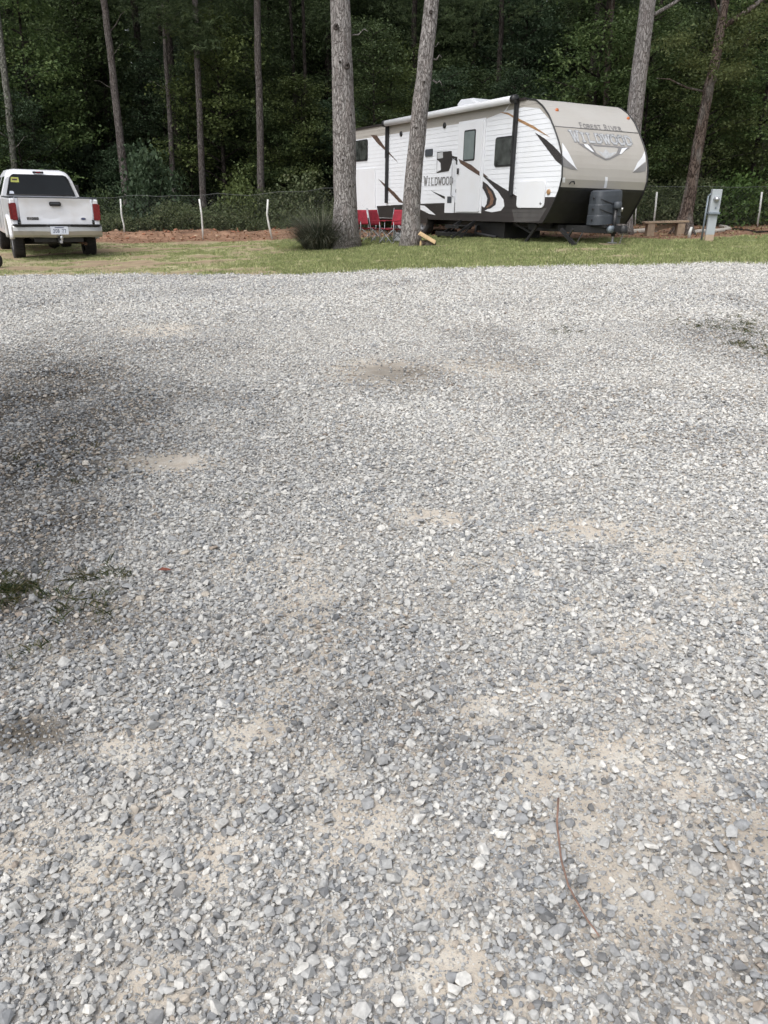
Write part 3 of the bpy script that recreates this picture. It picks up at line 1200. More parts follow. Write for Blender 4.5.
def lap_t(z):
    """outward offset of the siding at height z (0 .. 7 mm)"""
    k = (z - FLOORZ) / LAP
    return 0.006 * (1 - (k - math.floor(k)))


for sgn, x0 in ((-1, 0.0), (1, WID)):
    for a, b in zip(zs[:-1], zs[1:]):
        sa, sb = s_front(a), s_front(b)
        SHELL.add([(x0 + sgn * .006, sa, a), (x0 + sgn * .006, LEN, a), (x0, LEN, b), (x0, sb, b)], [(0, 1, 2, 3)], M['rv_white'])
        SHELL.add([(x0 + sgn * .006, sb, b), (x0 + sgn * .006, LEN, b), (x0, LEN, b), (x0, sb, b)], [(0, 1, 2, 3)], M['rv_white'])
SHELL.add([(0, LEN, FLOORZ), (WID, LEN, FLOORZ), (WID, LEN, ROOFZ), (0, LEN, ROOFZ)], [(0, 1, 2, 3)], M['rv_white'])
o = SHELL.build('siding', RV)
# decals cut to the siding
TRIM = 0.0
# front cap, following the traced profile, with rows
fz = sorted(set([Z0, Z1, 1.27] + [float(z) for z in np.linspace(Z0, Z1, 30)]))
GZ = None


def fpix(px, py):
    """pixel -> (t,z) on the curved front"""
    o = RVI @ CAMP
    d = RVI.to_3x3() @ ray(px, py)
    s = 0.2
    for _ in range(30):
        k = (s - o.y) / d.y
        p = o + d * k
        s = .5 * s + .5 * s_front(p.z)
    return (p.x, p.z)


zb = fpix(600, 188.5)[1]
zt = fpix(600, 130)[1]
print('front black line z', zb, 'seam z', zt)


def frontP(t, z, off=0.0):
    e = .01
    ds = (s_front(z + e) - s_front(z - e)) / (2 * e)
    n = Vector((0, -1, ds)).normalized()
    return Vector((t, s_front(z), z)) + n * off


def cap(z0, z1, name, m, n=16):
    mb = MB()
    rows = np.linspace(z0, z1, n)
    for a, b in zip(rows[:-1], rows[1:]):
        mb.add([frontP(-.004, a), frontP(WID + .004, a), frontP(WID + .004, b), frontP(-.004, b)], [(0, 1, 2, 3)], m, True)
    return mb.build(name, RV)


cap(zb, zt, 'front_panel', M['rv_beige'])
cap(zt, Z1, 'top_panel', M['rv_top'])
cap(Z0, zb, 'lower_nose', M['black'])
# edge mouldings on both sides of the nose, following the profile
for x in (-.012, WID + .012):
    t_ = MB()
    pts = [Vector((x, s_front(z), z)) + Vector((0, -.01, 0)) for z in np.linspace(Z0, Z1 - .002, 40)]
    t_.tube(pts, .017, M['black'], 6)
    t_.build('edge_moulding', RV)
# seam strip
t_ = MB()
t_.tube([frontP(x, zt, .004) for x in (0, WID)], .009, M['rv_grey'], 6)
t_.build('seam_strip', RV)
# roof, underside and drip rail
rf = MB()
sr = s_front(Z1)
rf.add([(0, sr, ROOFZ), (WID, sr, ROOFZ), (WID, LEN, ROOFZ), (0, LEN, ROOFZ), (WID / 2, sr + .1, ROOFZ + .03), (WID / 2, LEN, ROOFZ + .05)],
       [(0, 4, 5, 3), (4, 1, 2, 5), (0, 1, 4), (3, 5, 2)], M['rv_panel'])
rf.build('roof', RV)
dr = MB()
dr.bar((-.02, sr - .1, ROOFZ - .01), (-.02, LEN + .01, ROOFZ - .01), .04, .05, M['rv_dark'])
dr.build('drip_rail', RV)
un = MB()
un.box((WID / 2, (s_front(Z0) + LEN) / 2, Z0 + .01), (WID - .02, LEN - s_front(Z0) - .02, .02), M['black'])
for x in (.45, WID - .45):
    un.box((x, (LEN + .6) / 2, Z0 - .06), (.07, LEN - .8, .11), M['black'])
un.build('chassis', RV)


def clip_tri(tri, zlo, zhi):
    def cl(poly, f):
        out = []
        for i in range(len(poly)):
            a, b = poly[i], poly[(i + 1) % len(poly)]
            fa, fb = f(a), f(b)
            if fa >= 0:
                out.append(a)
            if (fa >= 0) != (fb >= 0):
                k = fa / (fa - fb)
                out.append((a[0] + (b[0] - a[0]) * k, a[1] + (b[1] - a[1]) * k))
        return out
    p = cl(tri, lambda q: q[1] - zlo)
    if len(p) >= 3:
        p = cl(p, lambda q: zhi - q[1])
    return p if len(p) >= 3 else None


def front_clip(poly):
    return poly


def side_decal(name, pxs, m, off=.0025, sz=None):
    """vinyl graphic on the near wall: polygon in pixels traced once to wall coordinates and laid over the siding"""
    poly = sz if sz else [side(*q) for q in pxs]
    poly = [(max(s, s_front(z) + .012), min(max(z, FLOORZ + .001), ROOFZ - .001)) for s, z in poly]
    mb = MB()
    tr = geometry.tessellate_polygon([[Vector((a, b, 0)) for a, b in poly]])
    for t in tr:
        tri = [poly[i] for i in t]
        for a, b in zip(zs[:-1], zs[1:]):
            p = clip_tri(tri, a, b)
            if p:
                mb.add([(-(.006 * (1 - (z - a) / (b - a))) - off, s, z) for s, z in p], [tuple(range(len(p)))], m)
    return mb.build(name, RV)


def c4(x, y):   # pixel in crop 1 -> photo pixel
    return (350 + x / 4.8, 90 + y / 4.8)


def c8(x, y):
    return (430 + x / 4.517, 180 + y / 4.517)


def c2(x, y):
    return (500 + x / 4.8, 90 + y / 4.8)


# beige strip under the roofline and at the nose corner
zbeige = ROOFZ - .30
side_decal('beige_band', None, M['rv_beige'], .002, [(1.9, ROOFZ), (LEN - .02, ROOFZ), (LEN - .02, zbeige), (3.0, zbeige), (2.2, zbeige + .10)])
side_decal('beige_corner', None, M['rv_beige'], .002, [(s_front(ROOFZ), ROOFZ), (1.9, ROOFZ), (2.1, ROOFZ - .19), (1.45, ROOFZ - .17), (.9, ROOFZ - .24), (s_front(ROOFZ - .5), ROOFZ - .52), (s_front(ROOFZ - .35), ROOFZ - .35), (s_front(ROOFZ - .2), ROOFZ - .2), (s_front(ROOFZ - .1), ROOFZ - .1)])
# dark lower band and its sweep
def cb_(*q):
    return [(350 + x / 2.477, 90 + y / 2.477) for x, y in q]


side_decal('dark_band', [(377, 206), (404, 204.5), (470, 202), (482, 206), (498, 216), (520, 208.5), (541, 197), (556, 197), (553, 212), (545, 224), (500, 223), (430, 221), (377, 217.5)], M['rv_dark'], .002)
side_decal('dark_sweep', cb_((321, 205), (349, 223), (384, 245), (421, 267), (421, 312), (380, 322), (330, 322), (320, 306), (318, 290), (345, 300), (372, 290), (376, 270), (362, 247), (340, 224)), M['rv_dark'], .0035)
side_decal('metal_skirt', cb_((402, 296), (488, 292), (468, 325), (408, 328)), M['rv_skirt'], .0045)
side_decal('white_sweep', cb_((316, 211), (343, 230), (366, 250), (381, 272), (383, 288), (374, 299), (352, 303), (334, 299), (350, 291), (361, 279), (357, 262), (344, 243), (323, 225)), M['rv_white'], .005)
side_decal('dark_sweep', cb_((320, 219), (340, 233), (356, 250), (364, 270), (361, 285), (348, 294), (331, 296), (339, 282), (341, 268), (335, 253), (325, 237)), M['rv_dark'], .0065)
side_decal('brown_sweep', cb_((338, 238), (351, 252), (357, 269), (354, 282), (345, 290), (336, 293), (346, 281), (349, 268), (343, 252)), M['rv_wood'], .008)
side_decal('brown_swoosh', [c4(135, 425), c4(170, 452), c4(215, 492), c4(262, 545), c4(235, 538), c4(200, 500), c4(165, 462)], M['rv_brown'], .0045)
side_decal('brown_swoosh', [c4(100, 215), c4(130, 218), c4(165, 270), c4(235, 352), c4(180, 300), c4(135, 258)], M['rv_brown'], .0045)
side_decal('brown_swoosh', [c4(488, 315), c4(520, 322), c4(522, 350), c4(495, 330)], M['rv_dark'], .0045)
side_decal('dark_swoosh', [c4(388, 482), c4(460, 513), c4(462, 527), c4(440, 515)], M['rv_dark'], .0045)
side_decal('white_wedge', [c4(328, 552), c4(360, 556), c4(412, 600), c4(380, 594), c4(340, 574)], M['rv_panel'], .0045)
side_decal('dark_swoosh', [c4(625, 385), c4(668, 422), c4(640, 412), c4(622, 398)], M['rv_brown'], .0045)
side_decal('dark_swoosh', [c2(168, 203), c2(215, 232), c2(262, 272), c2(292, 305), c2(298, 362), c2(270, 340), c2(225, 280)], M['rv_dark'], .0045)
side_decal('gold_swoosh', [(500, 112.2), (508, 112.6), (521, 119.5), (534, 126), (551, 137.6), (536, 130), (520, 122), (509, 115)], M['rv_gold'], .0045)
side_decal('grey_swoosh', [c4(38, 545), c4(48, 548), c4(98, 596), c4(85, 596)], M['rv_grey'], .0065)


def wall_panel(name, pxs, m, th=.02, off=.012, sz=None, parent=None):
    poly = sz if sz else [side(*q) for q in pxs]
    mb = MB()
    mb.prism(poly, -off - th, -off + .004, m)
    return mb.build(name, parent or RV, bevel=.006)


def rect_sz(px0, py0, px1, py1):
    """upright wall rectangle through the two opposite corners (left-top, right-bottom)"""
    s1, z1 = side(px0, py0)
    s0, z0 = side(px1, py1)
    return s0, s1, z0, z1


def rounded(s0, s1, z0, z1, r, n=4):
    out = []
    for cx, cy, a0 in ((s1 - r, z1 - r, 0), (s0 + r, z1 - r, 90), (s0 + r, z0 + r, 180), (s1 - r, z0 + r, 270)):
        for k in range(n + 1):
            a = R(a0 + 90 * k / n)
            out.append((cx + r * math.cos(a), cy + r * math.sin(a)))
    return out


def wall_window(name, s0, s1, z0, z1, r, off=.01, parent=None, glass=None):
    fr = wall_panel(name, None, M['black'], .018, off, rounded(s0, s1, z0, z1, r), parent)
    g = MB()
    fw = .035
    g.prism(rounded(s0 + fw, s1 - fw, z0 + fw, z1 - fw, max(.01, r - fw * .6)), -off - .024, -off - .010, glass or M['glass_rv'])
    g.build('pane', fr)
    return fr


# rear storage panel / slide door, front storage door, entry door
sA, zA = side(376, 215)
sB, zB = side(375.5, 168)
wall_panel('side_panel', None, M['rv_panel'], .02, .01, [(sA, zA), (sB, zB), (LEN - .15, zB + .02), (LEN - .15, zA)])
s0, s1, z0, z1 = rect_sz(519, 181.5, 544.5, 208)
print('storage door', s0, s1, z0, z1)
d_ = wall_panel('storage_door', None, M['rv_panel'], .022, .012, rounded(s0, s1, z0, z1, .09))
t_ = MB()
t_.lathe([(.03, 0), (.03, -.012), (.001, -.012)], 'x', (-.034, s0 + .10, z0 + .10), M['steel'], 12)
t_.build('latch', d_)
s0, s1, z0, z1 = rect_sz(461, 124.0, 480, 212)
DS0, DS1 = s0, s1
print('entry door', s0, s1, z0, z1)
wall_panel('door_frame', None, M['rv_panel'], .02, .006, [(s0 - .06, z0 - .03), (s1 + .06, z0 - .03), (s1 + .06, z1 + .05), (s0 - .06, z1 + .05)])
door = wall_panel('entry_door', None, M['rv_panel'], .03, .024, rounded(s0, s1, z0, z1, .04))
side_pts = [c4(520, 330), c4(580, 358), c4(622, 392), c4(622, 412), c4(570, 380), c4(530, 352)]
mb = MB()
pl = [side(*q, t=-.056) for q in side_pts]
mb.prism(pl, -.0585, -.056, M['rv_brown'])
mb.build('brown_swoosh', door)
ws0, ws1 = s0 + (s1 - s0) * .27, s0 + (s1 - s0) * .75
_, wzt = side(471, 130)
_, wzb = side(471, 161)
wall_window('door_window', ws0, ws1, wzb, wzt, .05, .047, door, M['glass_pale'])
t_ = MB()
t_.box((-.075, s1 - .07, z0 + .95), (.04, .06, .14), M['black'])
t_.build('handle', door, bevel=.01)
# grab rail beside the door
t_ = MB()
zg = z0 + .35
t_.tube([(-.02, s1 + .16, zg), (-.10, s1 + .16, zg + .04), (-.10, s1 + .16, zg + .85), (-.02, s1 + .16, zg + .9)], .014, M['steel'], 8)
t_.build('grab_rail', RV)
s0, s1, z0, z1 = rect_sz(496.5, 137.5, 519, 165.5)
s0 = s1 - .78
wall_window('window', s0, s1, z0, z1, .07)
s0, s1, z0, z1 = rect_sz(355, 141, 368, 160.5)
wall_window('window', s0, s1 + .1, z0, z1, .07)
s0, s1, z0, z1 = rect_sz(426, 149.5, 433, 156)
wall_panel('vent_cover', None, M['charcoal'], .02, .01, rounded(s0, s1, z0, z1, .03))
# outlet box with dark square
s0, s1, z0, z1 = rect_sz(446, 195.5, 454.5, 213)
b_ = wall_panel('utility_panel', None, M['rv_panel'], .02, .012, rounded(s0, s1, z0, z1, .02))
t_ = MB()
zc = z0 + (z1 - z0) * .75
t_.prism(rounded(s0 + .12, s1 - .12, zc - .08, zc + .08, .015), -.036, -.03, M['charcoal'])
t_.build('outlet', b_)
for q, rr_ in (((401.5, 134), .07), ((445, 125.5), .07), ((458, 162.5), .06), ((457.5, 191), .06)):
    s, z = side(*q)
    t_ = MB()
    t_.lathe([(rr_, 0), (rr_ * .95, -.02), (rr_ * .4, -.03), (.001, -.022)], 'x', (-.008, s, z), M['black'], 16)
    t_.build('round_fitting', RV)
s, z = side(549, 192)
t_ = MB()
t_.lathe([(.06, 0), (.055, -.02), (.03, -.026), (.001, -.02)], 'x', (-.008, s, z), M['rv_gold'], 16)
t_.build('inlet_cap', RV)
# awning
sa, za = side(389, 129)
sb, zb_ = side(519, 101)
zaw = ROOFZ - .01
print('awning ends', sa, sb, za, zb_)
aw = MB()
aw.tube([(-.13, sb, ROOFZ + .0), (-.13, sa, ROOFZ - .02)], .078, M['alu'], 16)
for q, z in ((sb, ROOFZ), (sa, ROOFZ - .02)):
    aw.tube([(-.13, q - .06, z), (-.13, q + .06, z)], .09, M['black'], 14)
awo = aw.build('awning', RV)
for (q, ztop, pb) in ((sb, ROOFZ, side(516, 196)), (sa, ROOFZ - .02, side(387.5, 203))):
    a_ = MB()
    a_.bar((-.055, q, ztop + .04), (-.055, q, pb[1]), .07, .085, M['black'])
    a_.bar((-.10, q, ztop + .02), (-.10, q, ztop - .9), .03, .045, M['black'])
    a_.bar((-.14, q, ztop), (-.05, q, ztop), .05, .05, M['black'])
    a_.build('awning_arm', awo, bevel=.006)
# roof air conditioner and vent
s, z = side(463, 103, .8)
s2, z2 = side(496, 103, .8)
sm = (s + s2) / 2
print('AC', s, s2, z)
ac = MB()
ac.prism([(sm - .50, ROOFZ + .03), (sm + .50, ROOFZ + .03), (sm + .50, ROOFZ + .26), (sm + .35, ROOFZ + .34), (sm - .2, ROOFZ + .32), (sm - .48, ROOFZ + .18)], .45, 1.15, M['rv_panel'])
ac.build('air_conditioner', RV, bevel=.05, seg=3)
s, z = side(420, 120, .5)
v_ = MB()
v_.prism([(s - .25, ROOFZ), (s + .25, ROOFZ), (s + .2, ROOFZ + .16), (s - .2, ROOFZ + .16)], .3, .75, M['rv_panel'])
v_.build('roof_vent', RV, bevel=.02)


# lettering and emblems
def sidef(cs, cz, off=.012):
    return lambda u, v: Vector((-off, cs - u, cz + v))


s1_, z1_ = side(424, 186)
s2_, z2_ = side(453.5, 185)
lw = abs(s1_ - s2_)
L_ = MB()
letters(L_, 'WILDWOOD', sidef((s1_ + s2_) / 2, (z1_ + z2_) / 2 + .02), .21, lw / 8 * .84, lw / 8 * .16, .030, M['rv_grey'], .8)
L_.build('lettering', RV)
# side emblem: dark rounded shield with a silver sweep and chrome edge
em = wall_panel('emblem', [(437.5, 152), (452, 151), (453, 160), (449, 171), (437, 173)], M['rv_dark'], .004, .012)
for pts_, m_ in (([(438, 160), (441, 163), (441.5, 170), (437.3, 172)], 'rv_panel'), ([(438, 153), (443.5, 152), (443.5, 158), (438, 159)], 'rv_silver'), ([(446.5, 152), (451.5, 151.5), (452.5, 156), (449, 161), (446.5, 160)], 'rv_dark')):
    e_ = MB()
    e_.prism([side(*q) for q in pts_], -.019, -.0162, M[m_])
    e_.build('emblem_detail', em)


def frontf(ct, cz, off=.006, rot=0.0):
    return lambda u, v: frontP(ct + u, cz + v + u * rot, off)


ta, za_ = fpix(579, 125)
tb, zb2 = fpix(621, 129)
tw = abs(tb - ta)
wd_, gp_ = tw / 11.7 * .80, tw / 11.7 * .20
tot = 11.7 * wd_ + 11 * gp_
for word, st_ in (('FOREST', 0.0), ('RIVER', 6 * (wd_ + gp_) + .7 * wd_ + gp_)):
    L_ = MB()
    cen = -tot / 2 + st_ + (len(word) * (wd_ + gp_) - gp_) / 2
    letters(L_, word, frontf((ta + tb) / 2 + cen, (za_ + zb2) / 2 - .05, .006), .10, wd_, gp_, .018, M['rv_grey'], .78)
    L_.build('lettering', RV)
ta, za_ = fpix(572, 139)
tb, zb2 = fpix(633, 144)
tw = abs(tb - ta)
for off, sw, m in ((.005, .058, M['rv_outline']), (.0085, .036, M['rv_silver'])):
    L_ = MB()
    letters(L_, 'WILDWOOD', frontf((ta + tb) / 2, (za_ + zb2) / 2 - .03, off), .20, tw / 8 * .84, tw / 8 * .16, sw, m, .84)
    L_.build('lettering', RV)


def front_decal(name, pxs, m, off):
    poly = [fpix(*q) for q in pxs]
    poly = [(min(max(t, .006), WID - .006), z) for t, z in poly]
    mb = MB()
    tr = geometry.tessellate_polygon([[Vector((a, b, 0)) for a, b in poly]])
    rows = np.arange(.5, 3.3, .06)
    for t in tr:
        tri = [poly[i] for i in t]
        for a, b in zip(rows[:-1], rows[1:]):
            p = clip_tri(tri, a, b)
            if p:
                mb.add([frontP(x, z, off) for x, z in p], [tuple(range(len(p)))], m)
    return mb.build(name, RV)


def ce(x, y):
    return (560 + x / 8.533, 110 + y / 8.533)


front_decal('emblem', [ce(150, 285), ce(600, 320), ce(560, 345), ce(480, 395), ce(425, 425), ce(385, 430), ce(300, 385), ce(200, 320)], M['rv_grey'], .0055)
front_decal('emblem_detail', [ce(262, 298), ce(500, 320), ce(478, 375), ce(420, 412), ce(385, 418), ce(310, 370)], M['rv_top'], .0085)
front_decal('emblem_detail', [ce(200, 292), ce(235, 296), ce(290, 360), ce(270, 355), ce(215, 315)], M['rv_panel'], .009)
front_decal('emblem_detail', [ce(525, 330), ce(575, 322), ce(520, 378), ce(505, 378)], M['rv_panel'], .009)
front_decal('emblem_detail', [ce(310, 345), ce(365, 368), ce(388, 335), ce(420, 372), ce(485, 358), ce(425, 405), ce(385, 416)], M['rv_silver'], .0115)
front_decal('emblem_detail', [ce(255, 294), ce(505, 314), ce(498, 330), ce(460, 322), ce(300, 312)], M['rv_grey'], .0115)
front_decal('white_wedge', [ce(18, 280), ce(45, 320), ce(90, 400), ce(130, 480), ce(150, 512), ce(100, 470), ce(16, 385)], M['rv_panel'], .004)
front_decal('grey_wedge', [ce(16, 385), ce(60, 430), ce(150, 514), ce(90, 505), ce(18, 480)], M['rv_grey'], .006)
front_decal('white_wedge', [ce(732, 350), ce(728, 440), ce(690, 470), ce(620, 530), ce(660, 450), ce(700, 400)], M['rv_panel'], .004)
front_decal('grey_wedge', [ce(735, 445), ce(690, 475), ce(615, 535), ce(690, 530), ce(730, 520)], M['rv_grey'], .006)
# clearance lamps, latch, small decal and the number strip
for q in ((556.7, 110.4), (630.5, 119.0)):
    t, z = fpix(*q)
    b_ = MB()
    b_.lathe([(.045, 0), (.04, -.02), (.001, -.03)], 'y', (min(max(t, .1), WID - .1), s_front(z) - .0, z), M['orange_lens'], 12)
    b_.build('clearance_lamp', RV)
t, z = fpix(571, 184)
b_ = MB()
b_.tube([frontP(t - .07, z, .03), frontP(t - .05, z + .05, .04), frontP(t + .03, z + .06, .04), frontP(t + .07, z + .01, .03)], .014, M['black'], 6)
b_.build('latch', RV)
front_decal('small_decal', [(562.3, 177.5), (565, 177.5), (565, 182.5), (562.3, 182.5)], M['rv_panel'], .004)
front_decal('number_strip', [(605, 176.8), (607.6, 177.2), (606.2, 188), (603.6, 188)], M['rv_panel'], .005)
# undercarriage: tandem wheels, steps, stabilisers, tongue
gl = float(gz(0, 22)) - RV_F.z


def rv_local(p):
    return RVI @ Vector(p)


def rv_ground(s, t):
    p = RVM @ Vector((t, s, 0))
    return rv_local((p.x, p.y, float(surf_z(p.x, p.y)))).z


for pxw in (421, 399):
    s, z = side(pxw, 234)
    for x in (.12, WID - .12):
        zg = rv_ground(s, x)
        wheel(RV, Vector((x, s, zg + .345)), .345, .21, dirx=-1 if x < 1 else 1, spokes=6)
ft = MB()
s, z = side(410, 222)
ft.bar((-.015, s - 1.0, FLOORZ - .03), (-.015, s + 1.0, FLOORZ - .03), .02, .14, M['rv_dark'])
ft.build('fender_skirt', RV)
# folding entry steps under the door
st = MB()
sc_ = (DS0 + DS1) / 2
zg = rv_ground(sc_, -.3)
for i, (dx, zz) in enumerate(((-.12, FLOORZ - .12), (-.36, zg + .30), (-.58, zg + .12))):
    st.box((dx, sc_, zz), (.24, .62, .03), M['black'])
    st.box((dx - .11, sc_, zz - .03), (.02, .62, .07), M['black'])
for ds in (-.32, .32):
    st.bar((.02, sc_ + ds, FLOORZ), (-.68, sc_ + ds, zg + .02), .03, .06, M['black'])
    st.bar((-.10, sc_ + ds, FLOORZ - .1), (-.40, sc_ + ds, zg + .02), .03, .04, M['black'])
st.build('folding_steps', RV, bevel=.004)
# drain pipe and tank hanging below the floor
tk = MB()
s, z = side(483, 232)
tk.box((.75, s, FLOORZ - .22), (1.1, 1.2, .40), M['black'])
tk.tube([(.15, s + .5, FLOORZ - .1), (.12, s + .5, FLOORZ - .3), (.12, s - .4, FLOORZ - .36)], .045, M['black'], 8)
tk.build('holding_tank', RV, bevel=.03)
# scissor stabilisers
for (pA, pB) in (((514, 222), (526, 246)), ((561, 230), (575, 247))):
    for tt in (.2,) if pA[0] < 540 else (.2,):
        sA, zA = side(*pA, t=tt)
        sB, zB = side(*pB, t=tt)
        zg = rv_ground(sB, tt)
        j = MB()
        if pA[0] < 540:
            sC, _ = side(537, 230, t=tt)
            j.bar((tt, sC, FLOORZ - .05), (tt, sB + .02, zg + .03), .05, .065, M['black'])
            j.bar((tt, sA, FLOORZ - .02), (tt, (sC + sB) / 2 - .0, (FLOORZ + zg) / 2), .035, .045, M['black'])
            j.box((tt, sB + .02, zg + .02), (.16, .20, .035), M['black'])
        else:
            j.bar((tt, sA, FLOORZ - .12), (tt, sB, zg + .03), .055, .075, M['black'])
            sC, _ = side(573, 229, t=tt)
            j.bar((tt, sC, FLOORZ - .10), (tt, (sA + sB) / 2, (FLOORZ + zg) / 2 - .03), .035, .045, M['black'])
            j.box((tt, sB, zg + .02), (.16, .20, .035), M['black'])
        j.build('stabiliser', RV)
# A-frame tongue
tz = FLOORZ - .10
tg = MB()
SJ = -.64
tg.bar((.35, 1.4, tz), (WID / 2 - .04, SJ + .15, tz - .02), .07, .15, M['black'])
tg.bar((WID - .35, 1.4, tz), (WID / 2 + .04, SJ + .15, tz - .02), .07, .15, M['black'])
tg.bar((.5, .55, tz), (WID - .5, .55, tz), .07, .14, M['black'])
tg.bar((.95, -.25, tz + .05), (WID - .95, -.25, tz + .05), .5, .05, M['black'])
tg.bar((WID / 2, SJ + .25, tz), (WID / 2, SJ - .12, tz), .14, .12, M['black'])
tg.lathe([(.001, .11), (.07, .10), (.09, .03), (.09, -.05), (.06, -.06)], 'z', (WID / 2, SJ - .14, tz - .02), M['black'], 12)
tg.build('tongue', RV, bevel=.006)
# gas bottle cover
CT, CS = WID / 2 - .04, -.17
cz0, cz1 = tz + .10, tz + .10 + .70
cv = MB()
n = 28
rings = []
for (z, k) in ((cz0, 1.0), (cz0 + .18, 1.0), (cz0 + .20, .975), (cz0 + .40, .99), (cz0 + .42, .965), (cz1 - .12, .96), (cz1 - .03, .92), (cz1, .78)):
    ring = []
    for q in range(n):
        a = 2 * PI * q / n
        ca, sa_ = math.cos(a), math.sin(a)
        x = .37 * k * math.copysign(abs(ca) ** .55, ca)
        y = .24 * k * math.copysign(abs(sa_) ** .6, sa_)
        ring.append((CT + x, CS + y, z + .06 * x))
    rings.append(ring)
vs = [v for r_ in rings for v in r_]
fs = [(i * n + q, i * n + (q + 1) % n, (i + 1) * n + (q + 1) % n, (i + 1) * n + q) for i in range(len(rings) - 1) for q in range(n)]
fs.append(tuple((len(rings) - 1) * n + q for q in range(n)))
cv.add(vs, fs, M['charcoal'], False)
for dz in (.08, .30, .52):
    cv.lathe([(.022, 0), (.022, -.012), (.001, -.012)], 'x', (CT - .385, CS - .05, cz0 + dz), M['black'], 10)
for (a, b) in ((.0, .16), (.20, .36)):
    cv.bar((CT - .36, CS - .243, cz0 + .50 - a), (CT + .34, CS - .243, cz0 + .50 - b), .012, .02, M['black'])
cv.build('gas_bottle_cover', RV, bevel=.01)
# tongue jack
jk = MB()
jt, js = WID / 2 + .02, SJ + .18
zg = rv_ground(js, jt)
jk.tube([(jt, js, tz - .15), (jt, js, tz + .42)], .045, M['black'], 12)
jk.build('jack_housing', RV)
j2 = MB()
j2.tube([(jt, js, zg + .03), (jt, js, tz + .05)], .027, M['steel'], 10)
j2.box((jt, js, zg + .06), (.14, .14, .02), M['steel'])
j2.build('jack_leg', RV)
j3 = MB()
j3.lathe([(.001, .13), (.06, .125), (.085, .10), (.09, .0), (.07, -.03), (.001, -.03)], 'z', (jt + .02, js - .02, tz + .44), M['charcoal'], 18)
j3.tube([(jt + .05, js - .12, tz + .36), (jt + .05, js - .14, tz + .44)], .02, M['bumper'], 8)
j3.build('jack_motor', RV)
# battery box, safety chain, hanging cable
bb = MB()
bb.lathe([(.001, -.05), (.075, -.05), (.075, .05), (.001, .05)], 'y', (WID / 2 - .13, SJ + .12, tz + .0), M['pedestal_d'], 18)
bb.build('spare_drum', RV)
cb = MB()
pts = []
for k in range(13):
    u = k / 12
    pts.append((WID / 2 - .95 + .42 * u, .0 - .1 * u, tz - .06 - .30 * math.sin(PI * u)))
cb.tube(pts, .012, M['black'], 6)
cb.build('hanging_cable', RV)
ch = MB()
for k in range(9):
    u = k / 8
    ch.tube([(WID / 2 + .10 + .01 * (k % 2), SJ - .05 + .12 * u, tz - .02 - .045 * k), (WID / 2 + .10 - .01 * (k % 2), SJ - .05 + .12 * u, tz - .06 - .045 * k)], .014, M['bumper'], 6)
ch.build('safety_chain', RV)
# timber pad under the jack
pad = MB()
pw = RVM @ Vector((jt, js, zg))
pad.box((0, 0, .025), (.52, .30, .05), M['wood'], (0, 0, .2))
po = pad.build('jack_block', bevel=.006)
po.location = G(pw.x, pw.y, -.01)
tag(po, 'flat pale wooden board under the jack leg of the trailer', 'board')
# planks and hose lying under the trailer floor
pn = MB()
a_ = RVM @ Vector((.25, 3.1, 0))
b_ = RVM @ Vector((.25, 5.2, 0))
pn.bar(G(a_.x, a_.y, .06), G(b_.x, b_.y, .06), .24, .12, M['black'])
pn.bar(G(a_.x, a_.y, .15), G((a_.x + b_.x) / 2, (a_.y + b_.y) / 2, .16), .18, .08, M['rust'])
o = pn.build('timber_sleeper', bevel=.01)
tag(o, 'dark timber sleeper lying in the shade under the trailer floor', 'timber')


# ------------------------------------------------------------------ pickup truck
TA = R(29)
pl_ = at(18, 257, 19.6)
wl_ = Vector((-8.86, 19.5, 0))
fw_ = Vector((-math.sin(TA), math.cos(TA), 0))
rt_ = Vector((math.cos(TA), math.sin(TA), 0))
rear_axle = wl_ + rt_ * .87
TR = empty('pickup_truck', (rear_axle.x, rear_axle.y, float(gz(rear_axle.x, rear_axle.y)) - .05), (0, R(1.2), TA))
TR.scale = (.965, 1, 1.045)
tag(TR, 'dirty white crew cab pickup truck parked facing the trees with its tailgate shut', 'truck')
W2 = 1.0
BZ, TZ_ = .74, 1.33      # bed bottom and top


def arc(cy, cz, r, a0, a1, n=12):
    return [(cy + r * math.cos(R(a0 + (a1 - a0) * k / n)), cz + r * math.sin(R(a0 + (a1 - a0) * k / n))) for k in range(n + 1)]


# local y forward, rear axle at y=0
REAR = -1.12
BEDF = 1.05
for sx in (-1, 1):
    poly = [(REAR, TZ_ - .01), (REAR, BZ + .02)] + arc(0, .42, .50, 155, 25)[0:0] + [(-.52, BZ - .04)] + arc(0, .40, .50, 148, 32) + [(.52, BZ - .04), (BEDF, BZ - .04), (BEDF, TZ_)]
    b = MB()
    x0, x1 = sx * (W2 - .02), sx * (W2 - .14)
    b.prism(poly, x0, x1, M['truck'])
    bs = b.build('bed_side', TR, bevel=.03, seg=3)
    fl_ = MB()
    pts = [Vector((sx * (W2 - .02), y, z)) for y, z in arc(0, .40, .53, 172, 8, 18)]
    fl_.tube(pts, .055, M['truck'], 8)
    fl_.build('wheel_arch', bs)
bd = MB()
bd.box((0, (REAR + BEDF) / 2, BZ + .12), (1.75, BEDF - REAR - .05, .05), M['charcoal'])
bd.box((0, BEDF - .03, (BZ + TZ_) / 2 + .05), (1.8, .05, TZ_ - BZ - .1), M['truck'])
for sx in (-1, 1):
    bd.bar((sx * (W2 - .08), REAR + .02, TZ_ + .012), (sx * (W2 - .08), BEDF, TZ_ + .012), .10, .03, M['charcoal'])
bd.build('truck_bed', TR)
